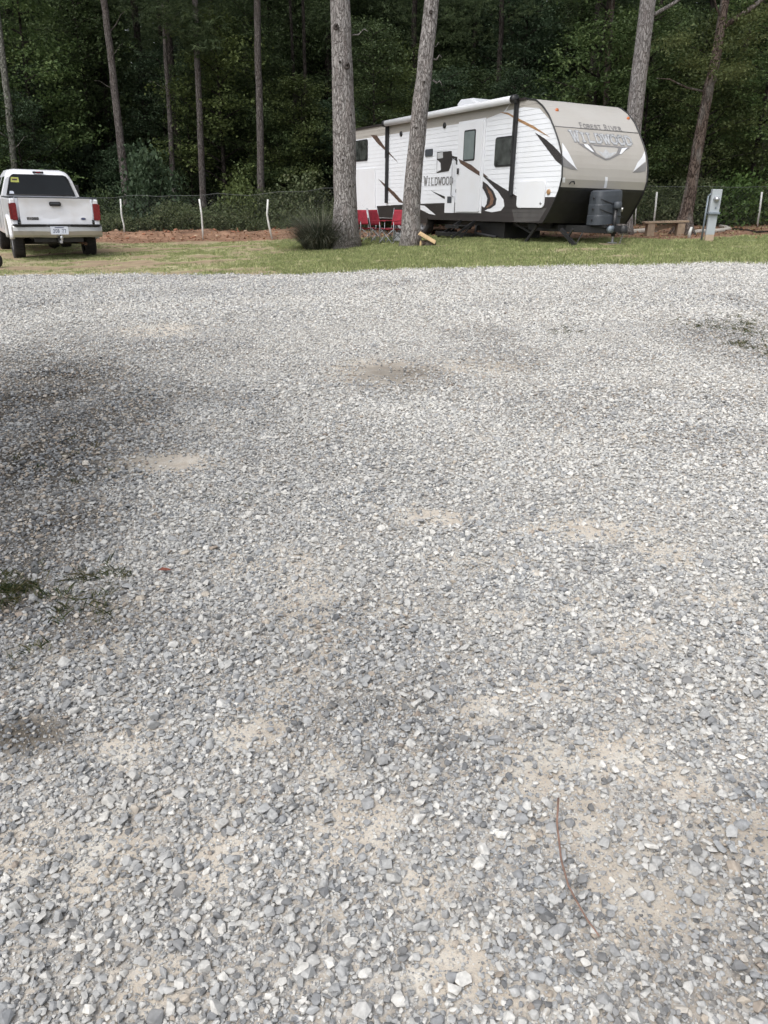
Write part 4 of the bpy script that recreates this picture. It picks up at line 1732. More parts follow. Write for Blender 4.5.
# tailgate, slightly dished
tgm = MB()
nx_, nz_ = 16, 8
vs = []
for j in range(nz_ + 1):
    for i in range(nx_ + 1):
        x = -.795 + 1.59 * i / nx_
        z = BZ + .06 + (TZ_ - BZ - .06) * j / nz_
        u, v = i / nx_, j / nz_
        d = .0
        if .08 < u < .92 and .15 < v < .85:
            d = -.014
        d += -.016 * math.exp(-((u - .42) / .12) ** 2 - ((v - .30) / .16) ** 2) - .010 * math.exp(-((u - .7) / .1) ** 2 - ((v - .6) / .2) ** 2)
        if v > .95:
            d = .02
        vs.append((x, REAR - .01 - d, z))
fs = [(j * (nx_ + 1) + i, j * (nx_ + 1) + i + 1, (j + 1) * (nx_ + 1) + i + 1, (j + 1) * (nx_ + 1) + i) for j in range(nz_) for i in range(nx_)]
tgm.add(vs, fs, M['truck'], True)
tgm.box((0, REAR + .05, (BZ + .06 + TZ_) / 2), (1.59, .08, TZ_ - BZ - .06), M['truck'])
tgo = tgm.build('tailgate', TR)
cp = MB()
cp.box((0, REAR + .03, TZ_ + .008), (1.72, .11, .03), M['charcoal'])
cp.build('tailgate_cap', tgo, bevel=.01)
hd = MB()
hd.prism(rounded(-.13, .13, 1.17, 1.26, .035), REAR - .035, REAR + .0, M['black'], 'xz')
hd.box((0, REAR - .045, 1.225), (.20, .02, .03), M['charcoal'])
hd.build('tailgate_handle', tgo, bevel=.006)
bg_ = MB()
bg_.prism(rounded(-.66, -.40, .885, .945, .01), REAR - .012, REAR - .002, M['rv_grey'], 'xz')
letters(bg_, 'F-250', lambda u, v: Vector((-.53 + u, REAR - .0155, .897 + v)), .036, .040, .009, .009, M['black'], 1, False)
bg_.build('badge', tgo)
ov = MB()
pts = [(.60 + .062 * math.cos(a), .915 + .027 * math.sin(a)) for a in np.linspace(0, 2 * PI, 24)[:-1]]
ov.prism(pts, REAR - .018, REAR - .002, M['rv_silver'], 'xz')
pts = [(.60 + .054 * math.cos(a), .915 + .021 * math.sin(a)) for a in np.linspace(0, 2 * PI, 24)[:-1]]
ov.prism(pts, REAR - .022, REAR - .017, M['plate_ink'], 'xz')
ov.build('emblem', tgo)
for sx in (-1, 1):
    tl = MB()
    tl.prism(rounded(min(sx * .975, sx * .85), max(sx * .975, sx * .85), .88, 1.23, .03), REAR - .02, REAR + .05, M['red_lens'], 'xz')
    tl.box((sx * .988, REAR + .05, 1.055), (.03, .16, .32), M['red_lens'])
    tlo = tl.build('tail_light', TR, bevel=.01)
# bumper
bp_ = MB()
prof = [(-.22, .52), (-.24, .60), (-.22, .68), (-.17, .71), (0, .71), (0, .46), (-.16, .47)]
n = 21
vs = []
for i in range(n):
    u = -1 + 2 * i / (n - 1)
    x = u * 1.0
    back = .10 * abs(u) ** 4
    low = .02 + .05 * max(0, (1 - abs(u) * 2.2))
    for (y, z) in prof:
        vs.append((x, REAR + y * .85 + back + .02, z + .07 - (.0 if z > .6 else low * .3)))
k = len(prof)
fs = [(i * k + j, i * k + (j + 1) % k, (i + 1) * k + (j + 1) % k, (i + 1) * k + j) for i in range(n - 1) for j in range(k)]
fs += [tuple(range(k)), tuple((n - 1) * k + j for j in range(k))[::-1]]
bp_.add(vs, fs, M['bumper'])
bpo = bp_.build('rear_bumper', TR, bevel=.012)
pd = MB()
for sx in (-1, 1):
    pd.box((sx * .62, REAR - .10, .792), (.72, .20, .02), M['black'])
pd.box((0, REAR - .10, .782), (.5, .17, .014), M['black'])
pd.build('step_pad', bpo)
lp = MB()
lp.prism(rounded(-.20, .20, .595, .76, .015), REAR - .205, REAR - .195, M['plate'], 'xz')
lpo = lp.build('licence_plate', bpo)
lt = MB()
letters(lt, '20B 77', lambda u, v: Vector((u, REAR - .207, 0.635 + v)), .065, .038, .014, .010, M['plate_ink'], 1, False)
lt.box((0, REAR - .207, .738), (.20, .003, .016), M['plate_ink'])
lt.build('plate_text', lpo)
# hitch and underbody
ht = MB()
ht.bar((-.55, REAR + .05, .47), (.55, REAR + .05, .47), .09, .09, M['black'])
ht.box((0, REAR - .06, .46), (.10, .22, .10), M['black'])
ht.box((0, REAR - .22, .44), (.055, .14, .05), M['steel'])
ht.lathe([(.001, .11), (.03, .10), (.038, .07), (.025, .035), (.025, 0)], 'z', (0.02, REAR - .27, .46), M['steel'], 12)
ht.build('tow_hitch', TR, bevel=.005)
ub = MB()
ub.box((-.45, 1.6, .58), (.12, 5.0, .16), M['black'])
ub.box((.45, 1.6, .58), (.12, 5.0, .16), M['black'])
ub.tube([(-.8, 0, .40), (.8, 0, .40)], .07, M['black'], 10)
ub.lathe([(.001, -.16), (.13, -.12), (.18, 0), (.13, .12), (.001, .16)], 'x', (.0, 0, .40), M['black'], 14)
ub.lathe([(.001, -.09), (.30, -.10), (.36, -.05), (.36, .06), (.30, .10), (.001, .09)], 'z', (0, -.60, .47), M['tyre'], 24)
for sx in (-1, 1):
    ub.bar((sx * .55, -.75, .50), (sx * .55, .75, .50), .07, .06, M['black'])
    ub.bar((sx * .55, .05, .36), (sx * .42, -.25, .62), .05, .05, M['black'])
ub.box((0, 2.2, .48), (.9, 1.4, .22), M['black'])
ub.tube([(.48, .6, .45), (.48, -.5, .42), (.62, -1.0, .38)], .035, M['rust'], 8)
ub.build('underbody', TR)
for sx in (-1, 1):
    for y in (0, 3.96):
        wheel(TR, Vector((sx * .84, y, .395)), .395, .27, dirx=sx, spokes=8)
# cab and bonnet loft
rings = []
# y, half width sill, z sill, half width belt, z belt, half width roof, z roof
spec = [(1.12, .97, .62, .965, 1.30, .78, 1.80), (1.20, .98, .55, .975, 1.32, .74, 1.90), (1.6, .98, .50, .98, 1.32, .72, 1.955), (2.6, .98, .50, .98, 1.32, .72, 1.96), (3.1, .98, .50, .98, 1.31, .70, 1.94),
        (3.45, .98, .50, .975, 1.30, .68, 1.80), (3.95, .98, .52, .97, 1.28, .84, 1.36), (4.1, .98, .60, .96, 1.22, .84, 1.33), (5.0, .97, .60, .94, 1.18, .80, 1.27), (5.18, .95, .55, .90, 1.10, .74, 1.16)]
cbm = MB()
for (y, a, z0_, b, z1_, c, z2_) in spec:
    yy = y
    half = [(a - .02, z0_), (a, z0_ + .06), (b, z1_ - .1), (b - .01, z1_), (b + (c - b) * .85, z1_ + (z2_ - z1_) * .82), (c - .03, z2_ - .03), (c - .15, z2_)]
    ring = [(x, yy if z <= z1_ or yy > 1.3 else yy + (z - z1_) * .12, z) for x, z in half] + [(-x, yy if z <= z1_ or yy > 1.3 else yy + (z - z1_) * .12, z) for x, z in half[::-1]]
    rings.append(ring)
k = len(rings[0])
vs = [v for r_ in rings for v in r_]
fs = [(i * k + j, i * k + (j + 1) % k, (i + 1) * k + (j + 1) % k, (i + 1) * k + j) for i in range(len(rings) - 1) for j in range(k)]
fs += [tuple(range(k)), tuple((len(rings) - 1) * k + j for j in range(k))[::-1]]
cbm.add(vs, fs, M['truck'], True)
cbo = cbm.build('cab', TR)
es = cbo.modifiers.new('edge', 'EDGE_SPLIT')
es.split_angle = R(38)


def cab_back(x, z, off):
    y = 1.12 + max(0, z - 1.30) * .12
    if z > 1.80:
        y += (z - 1.8) * .6
    return Vector((x, y - off, z))


rw = MB()
N_ = 6
wp = [(-.83, 1.385), (.83, 1.385), (.80, 1.44), (.70, 1.74), (.655, 1.80), (.60, 1.825), (-.60, 1.825), (-.655, 1.80), (-.70, 1.74), (-.80, 1.44)]
rw.add([cab_back(x, z, .030) for x, z in wp] + [cab_back(x, z, -.02) for x, z in wp], [tuple(range(len(wp)))] + [(i, (i + 1) % len(wp), len(wp) + (i + 1) % len(wp), len(wp) + i) for i in range(len(wp))], M['glass'])
rwo = rw.build('rear_window', TR)
rb = MB()
pts = [cab_back(x, z, .028) for x, z in wp]
rb.tube(pts + [pts[0], pts[1]], .014, M['black'], 6, False)
rb.build('window_seal', rwo)
ys = MB()
ys.add([cab_back(x, z, .036) for x, z in [(-.685, 1.66), (-.49, 1.655), (-.49, 1.765), (-.665, 1.77)]], [(0, 1, 2, 3)], M['sticker'])
ys.add([cab_back(x, z, .039) for x, z in [(-.65, 1.70), (-.53, 1.70), (-.53, 1.735), (-.645, 1.735)]], [(0, 1, 2, 3)], M['rv_brown'])
ys.build('yellow_sticker', rwo)
ys = MB()
ys.add([cab_back(x, z, .036) for x, z in [(-.76, 1.405), (-.65, 1.405), (-.65, 1.445), (-.68, 1.465), (-.74, 1.465)]], [(0, 1, 2, 3, 4)], M['plate'])
ys.build('white_sticker', rwo)
bl = MB()
bl.box((0, 1.19, 1.885), (.26, .06, .045), M['black'], (0, 0, 0))
bl.box((0, 1.155, 1.885), (.10, .02, .03), M['red_lens'])
bl.build('brake_light', TR, bevel=.008)
for sx in (-1, 1):
    for (y0, y1) in ((1.35, 2.15), (2.3, 3.2)):
        sw_ = MB()

        def SP(y, z):
            f = (z - 1.32) / (1.955 - 1.32) / .82
            return (sx * (.968 + (.72 - .98) * .85 * f + .012), y, z)
        q = [SP(y0, 1.37), SP(y1, 1.37), SP(y1 - .04, 1.78), SP(y0 + .06, 1.78)]
        sw_.add(q, [(0, 1, 2, 3)], M['glass'])
        sw_.build('side_window', TR)
    mr_ = MB()
    mr_.box((sx * 1.17, 3.15, 1.48), (.20, .08, .32), M['black'])
    mr_.bar((sx * .97, 3.15, 1.42), (sx * 1.10, 3.15, 1.45), .05, .04, M['black'])
    mr_.build('door_mirror', TR, bevel=.02)
    for y in (1.28, 2.22, 3.25):
        dd = MB()
        dd.bar((sx * .984, y, .60), (sx * .982, y, 1.30), .006, .012, M['charcoal'])
        dd.build('door_seam', TR)

# small black tyre at the left edge of the lawn (mower or trailer wheel)
p = hit(0, 267)
TW = empty('utility_trailer_wheel', (0, 0, 0))
wt = wheel(TW, Vector((0, 0, 0)), .155, .10, spokes=5)
TW.location = G(p.x - .07, p.y, .155)
TW.rotation_euler = (0, 0, R(72))
tag(TW, 'small black tyre poking into the photo at its left edge on the lawn', 'tyre')

# ------------------------------------------------------------------ trees
def trunk_mesh(pts, rad, m, n=14, wob=.10, limbs=None, flare=None):
    mb = MB()
    pts = [Vector(p) for p in pts]
    # resample
    out, rr = [], []
    for i in range(len(pts) - 1):
        seg = max(2, int((pts[i + 1] - pts[i]).length / .35))
        for k in range(seg):
            u = k / seg
            out.append(pts[i].lerp(pts[i + 1], u))
            rr.append(rad[i] + (rad[i + 1] - rad[i]) * u)
    out.append(pts[-1])
    rr.append(rad[-1])
    for i in range(1, len(out) - 1):
        out[i] = out[i] + Vector((random.gauss(0, .005), random.gauss(0, .005), 0))
    if flare:
        h0 = out[0].z
        rr = [r * (1 + flare * math.exp(-(p.z - h0) / .28)) for r, p in zip(rr, out)]
    mb.tube(out, rr, m, n, True, wob)
    for lb in (limbs or []):
        mb.tube(lb[0], lb[1], m, 6, True)
    return mb


def limb_paths(rng, base, top, n, reach, z0f, droop=0.0, rise=.5, dead=False):
    """limbs leaving the stem between base and top"""
    out = []
    base = np.array(base)
    top = np.array(top)
    for i in range(n):
        f = z0f + (1 - z0f) * (i + rng.random() * .6) / n
        p = base + (top - base) * f
        a = i * 2.4 + rng.normal(0, .5)
        L = reach * (1.0 - .55 * ((f - z0f) / (1 - z0f + 1e-6)) ** 1.3) * (.65 + .5 * rng.random())
        pts = [p]
        d = np.array([math.cos(a), math.sin(a), rise * (.5 + rng.random())])
        for k in range(4):
            p = p + d / np.linalg.norm(d) * L / 4
            pts.append(p)
            d = d + np.array([rng.normal(0, .2), rng.normal(0, .2), -.12 - droop])
        out.append(np.array(pts))
    return out


def crown_points(rng, paths, per, spread, start=.35):
    pos, dirs = [], []
    for P_ in paths:
        n = per
        t = (start + (1 - start) * rng.random(n)) * (len(P_) - 1)
        i = np.minimum(t.astype(int), len(P_) - 2)
        f = (t - i)[:, None]
        q = P_[i] * (1 - f) + P_[i + 1] * f
        # short twigs sideways, leaves in flattened sprays
        tw = rng.normal(0, 1, (n, 3)) * spread * np.array([1, 1, .45])
        pos.append(q + tw)
        dirs.append(tw)
    return np.concatenate(pos), np.concatenate(dirs)


def clustered(rng, centers, k, r, flat=.5):
    n = len(centers)
    c = np.repeat(centers, k, axis=0)
    off = rng.normal(0, r, (n * k, 3)) * np.array([1, 1, flat])
    return c + off, off


def make_broadleaf(seed, H, reach, leafsize, ncl, per, mat_leaf, mat_bark, z0f=.12, rad=.07):
    rng = np.random.default_rng(seed)
    lean = rng.normal(0, .25, 2)
    top = np.array([lean[0], lean[1], H])
    paths = limb_paths(rng, (0, 0, 0), top, int(10 + H * 2.2), reach, z0f)
    cpos, _ = crown_points(rng, paths, ncl, reach * .13)
    pos, off = clustered(rng, cpos, per, leafsize * 1.7, .45)
    V = leaves_quads(pos, leafsize, rng, .58, .65, hang=.25)
    # leaves of one twig share a tone
    rr = np.clip(np.repeat(rng.random(len(cpos)), per) * .65 + rng.random(len(pos)) * .35, 0, 1)
    lm = fast_mesh('crown', V, 4, [mat_leaf], rr)
    tb = trunk_mesh([(0, 0, -.2), (lean[0] * .3 + .05, lean[1] * .3, H * .4), tuple(top * .98)], [rad, rad * .7, rad * .15], mat_bark, 8, .1,
                    [([tuple(p) for p in P_], [rad * .35, rad * .28, rad * .2, rad * .12, rad * .06]) for P_ in paths])
    return tb, lm


def tree_from(tb, lm, name, loc, rotz, scl, label, cat='tree', group=None, tmesh=None):
    root = empty(name, loc, (0, 0, rotz))
    root.scale = (scl, scl, scl)
    t = link('trunk', tmesh, root)
    c = link('crown', lm, root)
    tag(root, label, cat, group)
    return root


def mb_mesh(mb, name='trunk'):
    o = mb.build(name)
    me = o.data
    bpy.data.objects.remove(o)
    return me


def needle_tufts(rng, centers, n, L, wid):
    """star-like tufts of long needles"""
    m_ = len(centers)
    c = np.repeat(centers, n, axis=0)
    d = rng.normal(0, 1, (m_ * n, 3))
    d[:, 2] = d[:, 2] * .6 + .1
    d /= np.linalg.norm(d, axis=1)[:, None]
    s = np.cross(d, rng.normal(0, 1, (m_ * n, 3)))
    s /= np.linalg.norm(s, axis=1)[:, None]
    Ls = (L * (.6 + .6 * rng.random(m_ * n)))[:, None]
    tip = c + d * Ls + np.array([0, 0, -1]) * Ls * .25
    V = np.stack([c - s * wid, c + s * wid, tip], 1)
    return V.reshape(-1, 3)


def make_pine_crown(seed, z0, z1, reach, nlimb, per, needles=16, L=.26, wid=.016, stem_top=None):
    rng = np.random.default_rng(seed)
    paths = []
    for i in range(nlimb):
        f = (i + rng.random()) / nlimb
        z = z0 + (z1 - z0) * f
        a = rng.uniform(0, 2 * PI)
        Lr = reach * (1 - .7 * f) * (.5 + .6 * rng.random())
        d = np.array([math.cos(a), math.sin(a), .15])
        p = np.array([0, 0, z])
        pts = [p]
        for k in range(4):
            p = p + d / np.linalg.norm(d) * Lr / 4
            d = d + np.array([rng.normal(0, .15), rng.normal(0, .15), .02 - .05 * k])
            pts.append(p)
        paths.append(np.array(pts))
    cpos, _ = crown_points(rng, paths, per, reach * .12, .3)
    V = needle_tufts(rng, cpos, needles, L, wid)
    rr = np.clip(np.repeat(rng.random(len(cpos)), needles) * .7 + rng.random(len(cpos) * needles) * .3, 0, 1)
    return fast_mesh('crown', V, 3, [M['needle']], rr), paths


PINE = [make_pine_crown(200 + i, 8.0, 19.0, 3.6, 44, 46, 16, .20, .011) for i in range(3)]
PINE_LOW = [make_pine_crown(220 + i, 3.2, 14.0, 3.0, 56, 52, 18, .17, .010) for i in range(3)]

# --- named trunks: traced foot and lean at a real distance --------------------
def pine_at(pxfoot, pxs, Y, r0, bark, label, crown, seed, top=19.0, group=None, limbs=None, name='pine_tree', flare=.35, footpy=None, n=18, rk_=1.0):
    """pxs: list of (px,py,radius_px) along the stem at distance Y; the stem goes on straight above"""
    random.seed(seed)
    f = at(pxfoot[0], pxfoot[1], Y)
    base = G(f.x, Y, -.12)
    pts = [Vector((0, 0, 0))]
    rad = [r0]
    for (x, y, rp) in pxs:
        p = at(x, y, Y)
        d = Y * math.cos(PITCH) - (p.z - CAMH) * math.sin(PITCH)
        pts.append(p - base)
        rad.append(rp * d / FPX * rk_)
    d = (pts[-1] - pts[-2]).normalized() if len(pts) > 2 else Vector((0, 0, 1))
    d = (d + Vector((0, 0, 2))).normalized()
    last = pts[-1]
    rest = max(1.0, top - last.z)
    pts.append(last + d * rest * .5)
    rad.append(rad[-1] * .72)
    pts.append(last + d * rest)
    rad.append(rad[-1] * .25)
    root = empty(name, base)
    lb = []
    for (x, y, ang, L_, rr_) in (limbs or []):
        p = at(x, y, Y) - base
        v = Vector((math.cos(R(ang)), -.3, math.sin(R(ang))))
        q = [p, p + v * L_ * .4 + Vector((0, 0, -.02)), p + v * L_ * .75 + Vector((0, 0, .06)), p + v * L_]
        lb.append((q, [rr_, rr_ * .8, rr_ * .55, rr_ * .25]))
    tb = trunk_mesh(pts, rad, bark, n, .07, lb, flare)
    t = tb.build('trunk', root)
    if crown is not None:
        c = link('crown', crown, root)
        c.location = (last.x, last.y, 0)
        c.rotation_euler = (0, 0, seed)
    tag(root, label, 'tree', group)
    return root


p1 = hit(345, 248)
p2 = hit(410, 246.5)
p3 = Vector((0, 22.6, 0))
p4 = hit(682, 234)
print('feet', p1, p2, p3, p4)
pine_at((345, 248), [(345.5, 200, 12.2), (344, 120, 11.8), (341.5, 50, 11), (340, 0, 10.5)], p1.y, .34, M['bark_pale'],
        'thick pale grey pine trunk between the spiky clump and the red chairs', PINE[0][0], 1, rk_=.94, limbs=[(352, 35, 8, .35, .018)])
pine_at((410, 247), [(411.5, 200, 8.6), (419, 120, 8.2), (426, 55, 7.6), (432, 0, 7.0)], p2.y, .22, M['bark_pale'],
        'leaning pale pine trunk in front of the trailer door side, by the split logs', PINE[1][0], 2, limbs=[(433, 59, 5, .18, .02), (433, 80, -30, .22, .02), (433, 46, 2, .15, .008)])
pine_at((621, 244), [(624, 215, 8.4), (633, 130, 8.0), (641, 60, 7.8), (648, 0, 7.6)], p3.y, .26, M['bark_pale'],
        'pale pine trunk rising behind the curved nose of the trailer', PINE[2][0], 3, limbs=[(652, 16, 30, 1.4, .05)])
p4Y = p4.y
CROOK = None
CROOK = pine_at((682, 236), [(686, 215, 8.0), (692, 180, 7.0), (701, 130, 6.6), (709, 85, 6.2), (712, 78, 6.6), (719, 40, 5.6), (725, 0, 5.2)], p4Y, .30, M['bark_brown'],
        'crooked brown trunk with pale patches behind the low plank bench', PINE[0][0], 4, rk_=.80, flare=.5, name='crooked_tree',
        limbs=[(722, 28, 35, 1.9, .07), (706, 92, 170, 1.5, .03), (722, 20, 130, .8, .03)])
for (q, px_, Y, rp, bk, lb_, cr, sd) in [
    ((129, 214), [(127, 200, 5.0), (118, 120, 4.6), (110, 50, 4.2), (104, 0, 4.0)], 31.5, .22, 'bark_grey', 'grey pine trunk leaning left, nearest to the right of the white truck', 0, 5),
    ((175, 214), [(174, 200, 3.2), (170, 120, 3.0), (165, 50, 2.4), (163, 0, 2.0)], 33.5, .14, 'bark_grey', 'thin grey trunk second from the truck, above the round dark bush', None, 6),
    ((204, 214), [(203, 200, 4.0), (200, 120, 3.8), (197, 60, 3.6), (195, 0, 3.4)], 32.5, .18, 'bark_grey', 'straight brownish pine trunk above the middle white fence post', 1, 7),
    ((261, 214), [(261, 200, 4.4), (260, 120, 4.3), (258, 60, 4.0), (257, 0, 4.0)], 31.8, .19, 'bark_grey', 'upright grey pine trunk above the bent white fence post', 2, 8),
]:
    pine_at(q, px_, Y, rp, M[bk], lb_, PINE[cr][0] if cr is not None else None, sd, n=12, rk_=.82,
            limbs=[(px_[2][0], px_[2][1] - 18, 40, .9, .02), (px_[2][0], px_[2][1] + 8, 35, .7, .015), (px_[1][0], px_[1][1] - 30, 160, .8, .012)] if sd in (5, 6) else None)
pine_at((22, 212), [(14, 165, 3.0), (9, 110, 3.4), (3, 60, 3.0), (-3, 10, 2.6)], 30.5, .14, M['bark_mottled'], 'mottled pale crooked trunk at the left edge above the truck cab', None, 9, name='slender_tree', n=10,
        limbs=[(11, 140, 140, 1.4, .03), (12, 150, 30, .9, .02)])
pine_at((310, 222), [(308, 190, 2.2), (306, 150, 2.0), (305, 80, 1.8), (303, 0, 1.6)], 35.0, .10, M['bark_dark'], 'thin brown sapling trunk just left of the thick pale pine', None, 12, name='slender_tree', n=8)
pine_at((300, 222), [(299, 190, 1.8), (296, 150, 1.7), (294, 80, 1.6), (290, 0, 1.4)], 36.0, .09, M['bark_dark'], 'very thin brown trunk left of its twin beside the thick pale pine', None, 13, name='slender_tree', n=8)
pine_at((757, 222), [(758, 190, 3.4), (766, 140, 3.2), (774, 60, 3.0), (780, 0, 3.0)], 35.0, .15, M['bark_brown'], 'dim brown trunk at the right edge above the last fence post', None, 14, name='slender_tree', n=8)
pine_at((604, 222), [(604, 190, 3.4), (606, 100, 3.2), (608, 60, 3.0), (612, 0, 3.0)], 33.0, .18, M['bark_brown'], 'dark brown trunk showing just above the trailer nose, left of the pale pine', None, 15, name='slender_tree', n=8)

def bough(parent, Y, pxs, n, per, ls, m, seed, needles=False):
    """leafy sprays on the low limbs of one tree"""
    rng = np.random.default_rng(seed)
    c = []
    for i in range(n):
        (x0, y0, x1, y1, sp) = pxs[i % len(pxs)]
        u = rng.random()
        p = at(x0 + (x1 - x0) * u, y0 + (y1 - y0) * u, Y + rng.normal(0, .5)) - parent.location
        c.append((p.x + rng.normal(0, sp), p.y, p.z + rng.normal(0, sp * .5)))
    c = np.array(c)
    if needles:
        V = needle_tufts(rng, c, per, .26, .014)
        me = fast_mesh('foliage', V, 3, [m], np.clip(np.repeat(rng.random(n), per) * .6 + .4 * rng.random(n * per), 0, 1))
    else:
        pos, _ = clustered(rng, c, per, ls * 1.8, .45)
        V = leaves_quads(pos, ls, rng, .45, .6, hang=.4)
        me = fast_mesh('foliage', V, 4, [m], np.clip(np.repeat(rng.random(n), per) * .6 + .4 * rng.random(n * per), 0, 1))
    o = link('foliage', me, parent)


bough(CROOK, p4Y - .3, [(735, 22, 780, 6, .16), (712, 46, 765, 34, .2), (684, 58, 722, 68, .2), (742, 66, 722, 76, .13), (664, 44, 694, 34, .14)], 250, 14, .085, M['leaf_bough'], 9)
BRN = [o_ for o_ in bpy.data.objects if o_.get('label', '').startswith('straight brownish pine')][0]
bough(BRN, 32.2, [(150, 8, 205, 22, .5), (190, 30, 205, 44, .35)], 260, 22, .2, M['needle'], 10, True)

def knots(parent, Y, spots):
    for (x, y, r) in spots:
        p = at(x, y, Y) - parent.location
        kb = MB()
        kb.lathe([(r * 1.3, 0), (r * 1.15, -.02), (r * .7, -.035), (r * .45, -.02), (.001, -.012)], 'y', (0, 0, 0), M['bark_grey'], 12)
        if r > .03:
            kb.tube([(0, -.01, 0), (r * .8, -.06, r * .9)], [r * .35, r * .2], M['bark_dark'], 6)
        ko = kb.build('knot', parent)
        ko.location = p


PN = {o_.get('label', '')[:12]: o_ for o_ in bpy.data.objects if o_.get('category') == 'tree'}
knots(PN['thick pale g'], p1.y - .235, [(347, 66, .055), (336, 27, .05), (340, 62, .022), (351, 115, .022), (343, 160, .02), (350, 186, .018)])
knots(PN['leaning pale'], p2.y - .165, [(431, 12, .03), (424, 82, .022), (416, 128, .018), (413, 170, .016)])

# --- understorey --------------------------------------------------------------
BL = []
for i, (H, rch, ls, ncl, per, lm_) in enumerate([
    (6.5, 2.6, .13, 20, 22, 'leaf_broad'), (8.5, 3.0, .12, 20, 22, 'leaf_cool'), (5.0, 2.3, .14, 20, 20, 'leaf_cool'),
    (10.5, 3.3, .13, 22, 22, 'leaf_broad'), (7.5, 2.8, .12, 20, 22, 'leaf_yellow'), (9.0, 3.0, .13, 20, 20, 'leaf_broad'), (9.5, 3.0, .13, 20, 22, 'leaf_mid')]):
    random.seed(40 + i)
    tb, lm = make_broadleaf(40 + i, H, rch, ls, ncl, per, M[lm_], M['bark_dark'], .16, .06 + H * .006)
    BL.append((mb_mesh(tb), lm))
rng = np.random.default_rng(77)
k = 0
KIND = ['dark broadleaf', 'cool green broadleaf', 'small cool green broadleaf', 'tall dark broadleaf', 'yellow green broadleaf', 'mid green broadleaf']
# featured ones first: (px, Y, variant, scale, label)
feat = [
    (40, 33.0, 6, 1.0, 'leafy green tree filling the top left corner behind the mottled trunk'),
    (585, 33.0, 6, 1.0, 'cool green tree with leafy boughs hanging above the trailer nose'),
    (640, 31.0, 6, .72, 'green sapling whose leaves show beside the pale pine at the trailer nose'),
    (700, 30.0, 4, .85, 'yellow green leafy tree around the crooked brown trunk'),
    (-8, 32.0, 6, .8, 'fresh green tree at the very left edge of the wood behind the truck'),
    (750, 31.0, 6, .85, 'fresh green tree at the right edge above the bright bush'),
    (225, 34.0, 4, 1.0, 'yellow green tree high behind the straight pine trunks'),
    (300, 33.5, 4, .7, 'yellow green sapling left of the thick pale pine'),
    (395, 33.0, 4, .72, 'yellow green sapling seen between the two pale pines'),
]
for (px_, Y, v, sc_, lb_) in feat:
    x = ray(px_, 190).x * Y
    tree_from(None, BL[v][1], 'broadleaf_tree', G(x, Y, -.05), rng.uniform(0, 6.28), sc_, lb_, tmesh=BL[v][0])
rows = [(33.4, 3.4, .62), (36.0, 2.6, .85), (40, 2.9, 1.0), (44, 3.2, 1.15), (49, 3.6, 1.3), (55, 4.2, 1.45)]
for (Y0, stp, s0_) in rows:
    x = -.54 * Y0 - 4 + rng.random() * 2
    while x < .54 * Y0 + 4:
        y = Y0 + rng.normal(0, 1.0)
        v = int(rng.integers(0, 6))
        if v == 4 and rng.random() < .75:
            v = 3
        tree_from(None, BL[v][1], 'broadleaf_tree', G(x, y, -.05), rng.uniform(0, 6.28), s0_ * rng.uniform(.85, 1.2), KIND[v] + ' tree among the dark trees of the wood behind the fence', group=KIND[v] + ' trees deep in the wood', tmesh=BL[v][0])
        x += stp * rng.uniform(.75, 1.25)
# tall pines further in: bare stems and high crowns
tall = []
for i in range(3):
    random.seed(300 + i)
    tb = trunk_mesh([(0, 0, -.2), (random.uniform(-.2, .2), 0, 9), (random.uniform(-.5, .5), 0, 19)], [.17, .13, .04], M['bark_dark'], 9, .08)
    tall.append(mb_mesh(tb))
rng = np.random.default_rng(99)
n_t = 0
for (Y0, stp) in ((38, 3.4), (41, 3.2), (46, 3.4), (52, 4.0)):
    x = -.54 * Y0 - 3 + rng.random() * 3
    while x < .54 * Y0 + 4:
        y = Y0 + rng.normal(0, 1.1)
        low = Y0 > 35 and rng.random() < .5
        cr = (PINE_LOW if low else PINE)[int(rng.integers(0, 3))][0]
        sc_ = rng.uniform(.8, 1.1)
        tree_from(None, cr, 'pine_tree', G(x, y, -.05), rng.uniform(0, 6.28), sc_, ('low-branched pine' if low else 'high-crowned thin pine') + ' standing in the dark interior of the wood',
                  group=('low-branched' if low else 'high-crowned') + ' pines in the wood', tmesh=tall[int(rng.integers(0, 3))])
        x += stp * rng.uniform(.7, 1.3)
        n_t += 1
# the rest of the wood further back reads as one mass
rng = np.random.default_rng(123)
n = 90000
x = rng.uniform(-46, 46, n)
y = rng.uniform(60, 72, n)
z = rng.uniform(0, 21, n) + 4 * (fbm(x * .2, y * .2, 3) - .5)
pos = np.stack([x, y, z + surf_z(x, y)], 1)
V = leaves_quads(pos, .75, rng, .7, .4)
me = fast_mesh('far_wood', V, 4, [M['leaf_broad']], rng.random(n) * .6)
o = link('far_wood', me)
tag(o, 'dark mass of distant trees closing the wood behind', 'wood', kind='stuff')

# --- the spreading tree just out of the left of the frame, whose crown shades the gravel
random.seed(61)
tb, lm = make_broadleaf(61, 6.4, 3.4, .11, 46, 26, M['leaf_broad'], M['bark_grey'], .42, .13)
tree_from(None, lm, 'shade_tree', G(-6.1, 1.3, -.05), .4, 1.0, 'spreading leafy tree left of the photo that shades the dark corner of gravel', tmesh=mb_mesh(tb))

tree_from(None, BL[2][1], 'shade_tree', G(-4.9, 2.7, -.05), 1.1, 1.0, 'small low-branched tree out of view, added to deepen the shade on the gravel', tmesh=BL[2][0])  # unseen second tree, put in for extra shade over the gravel

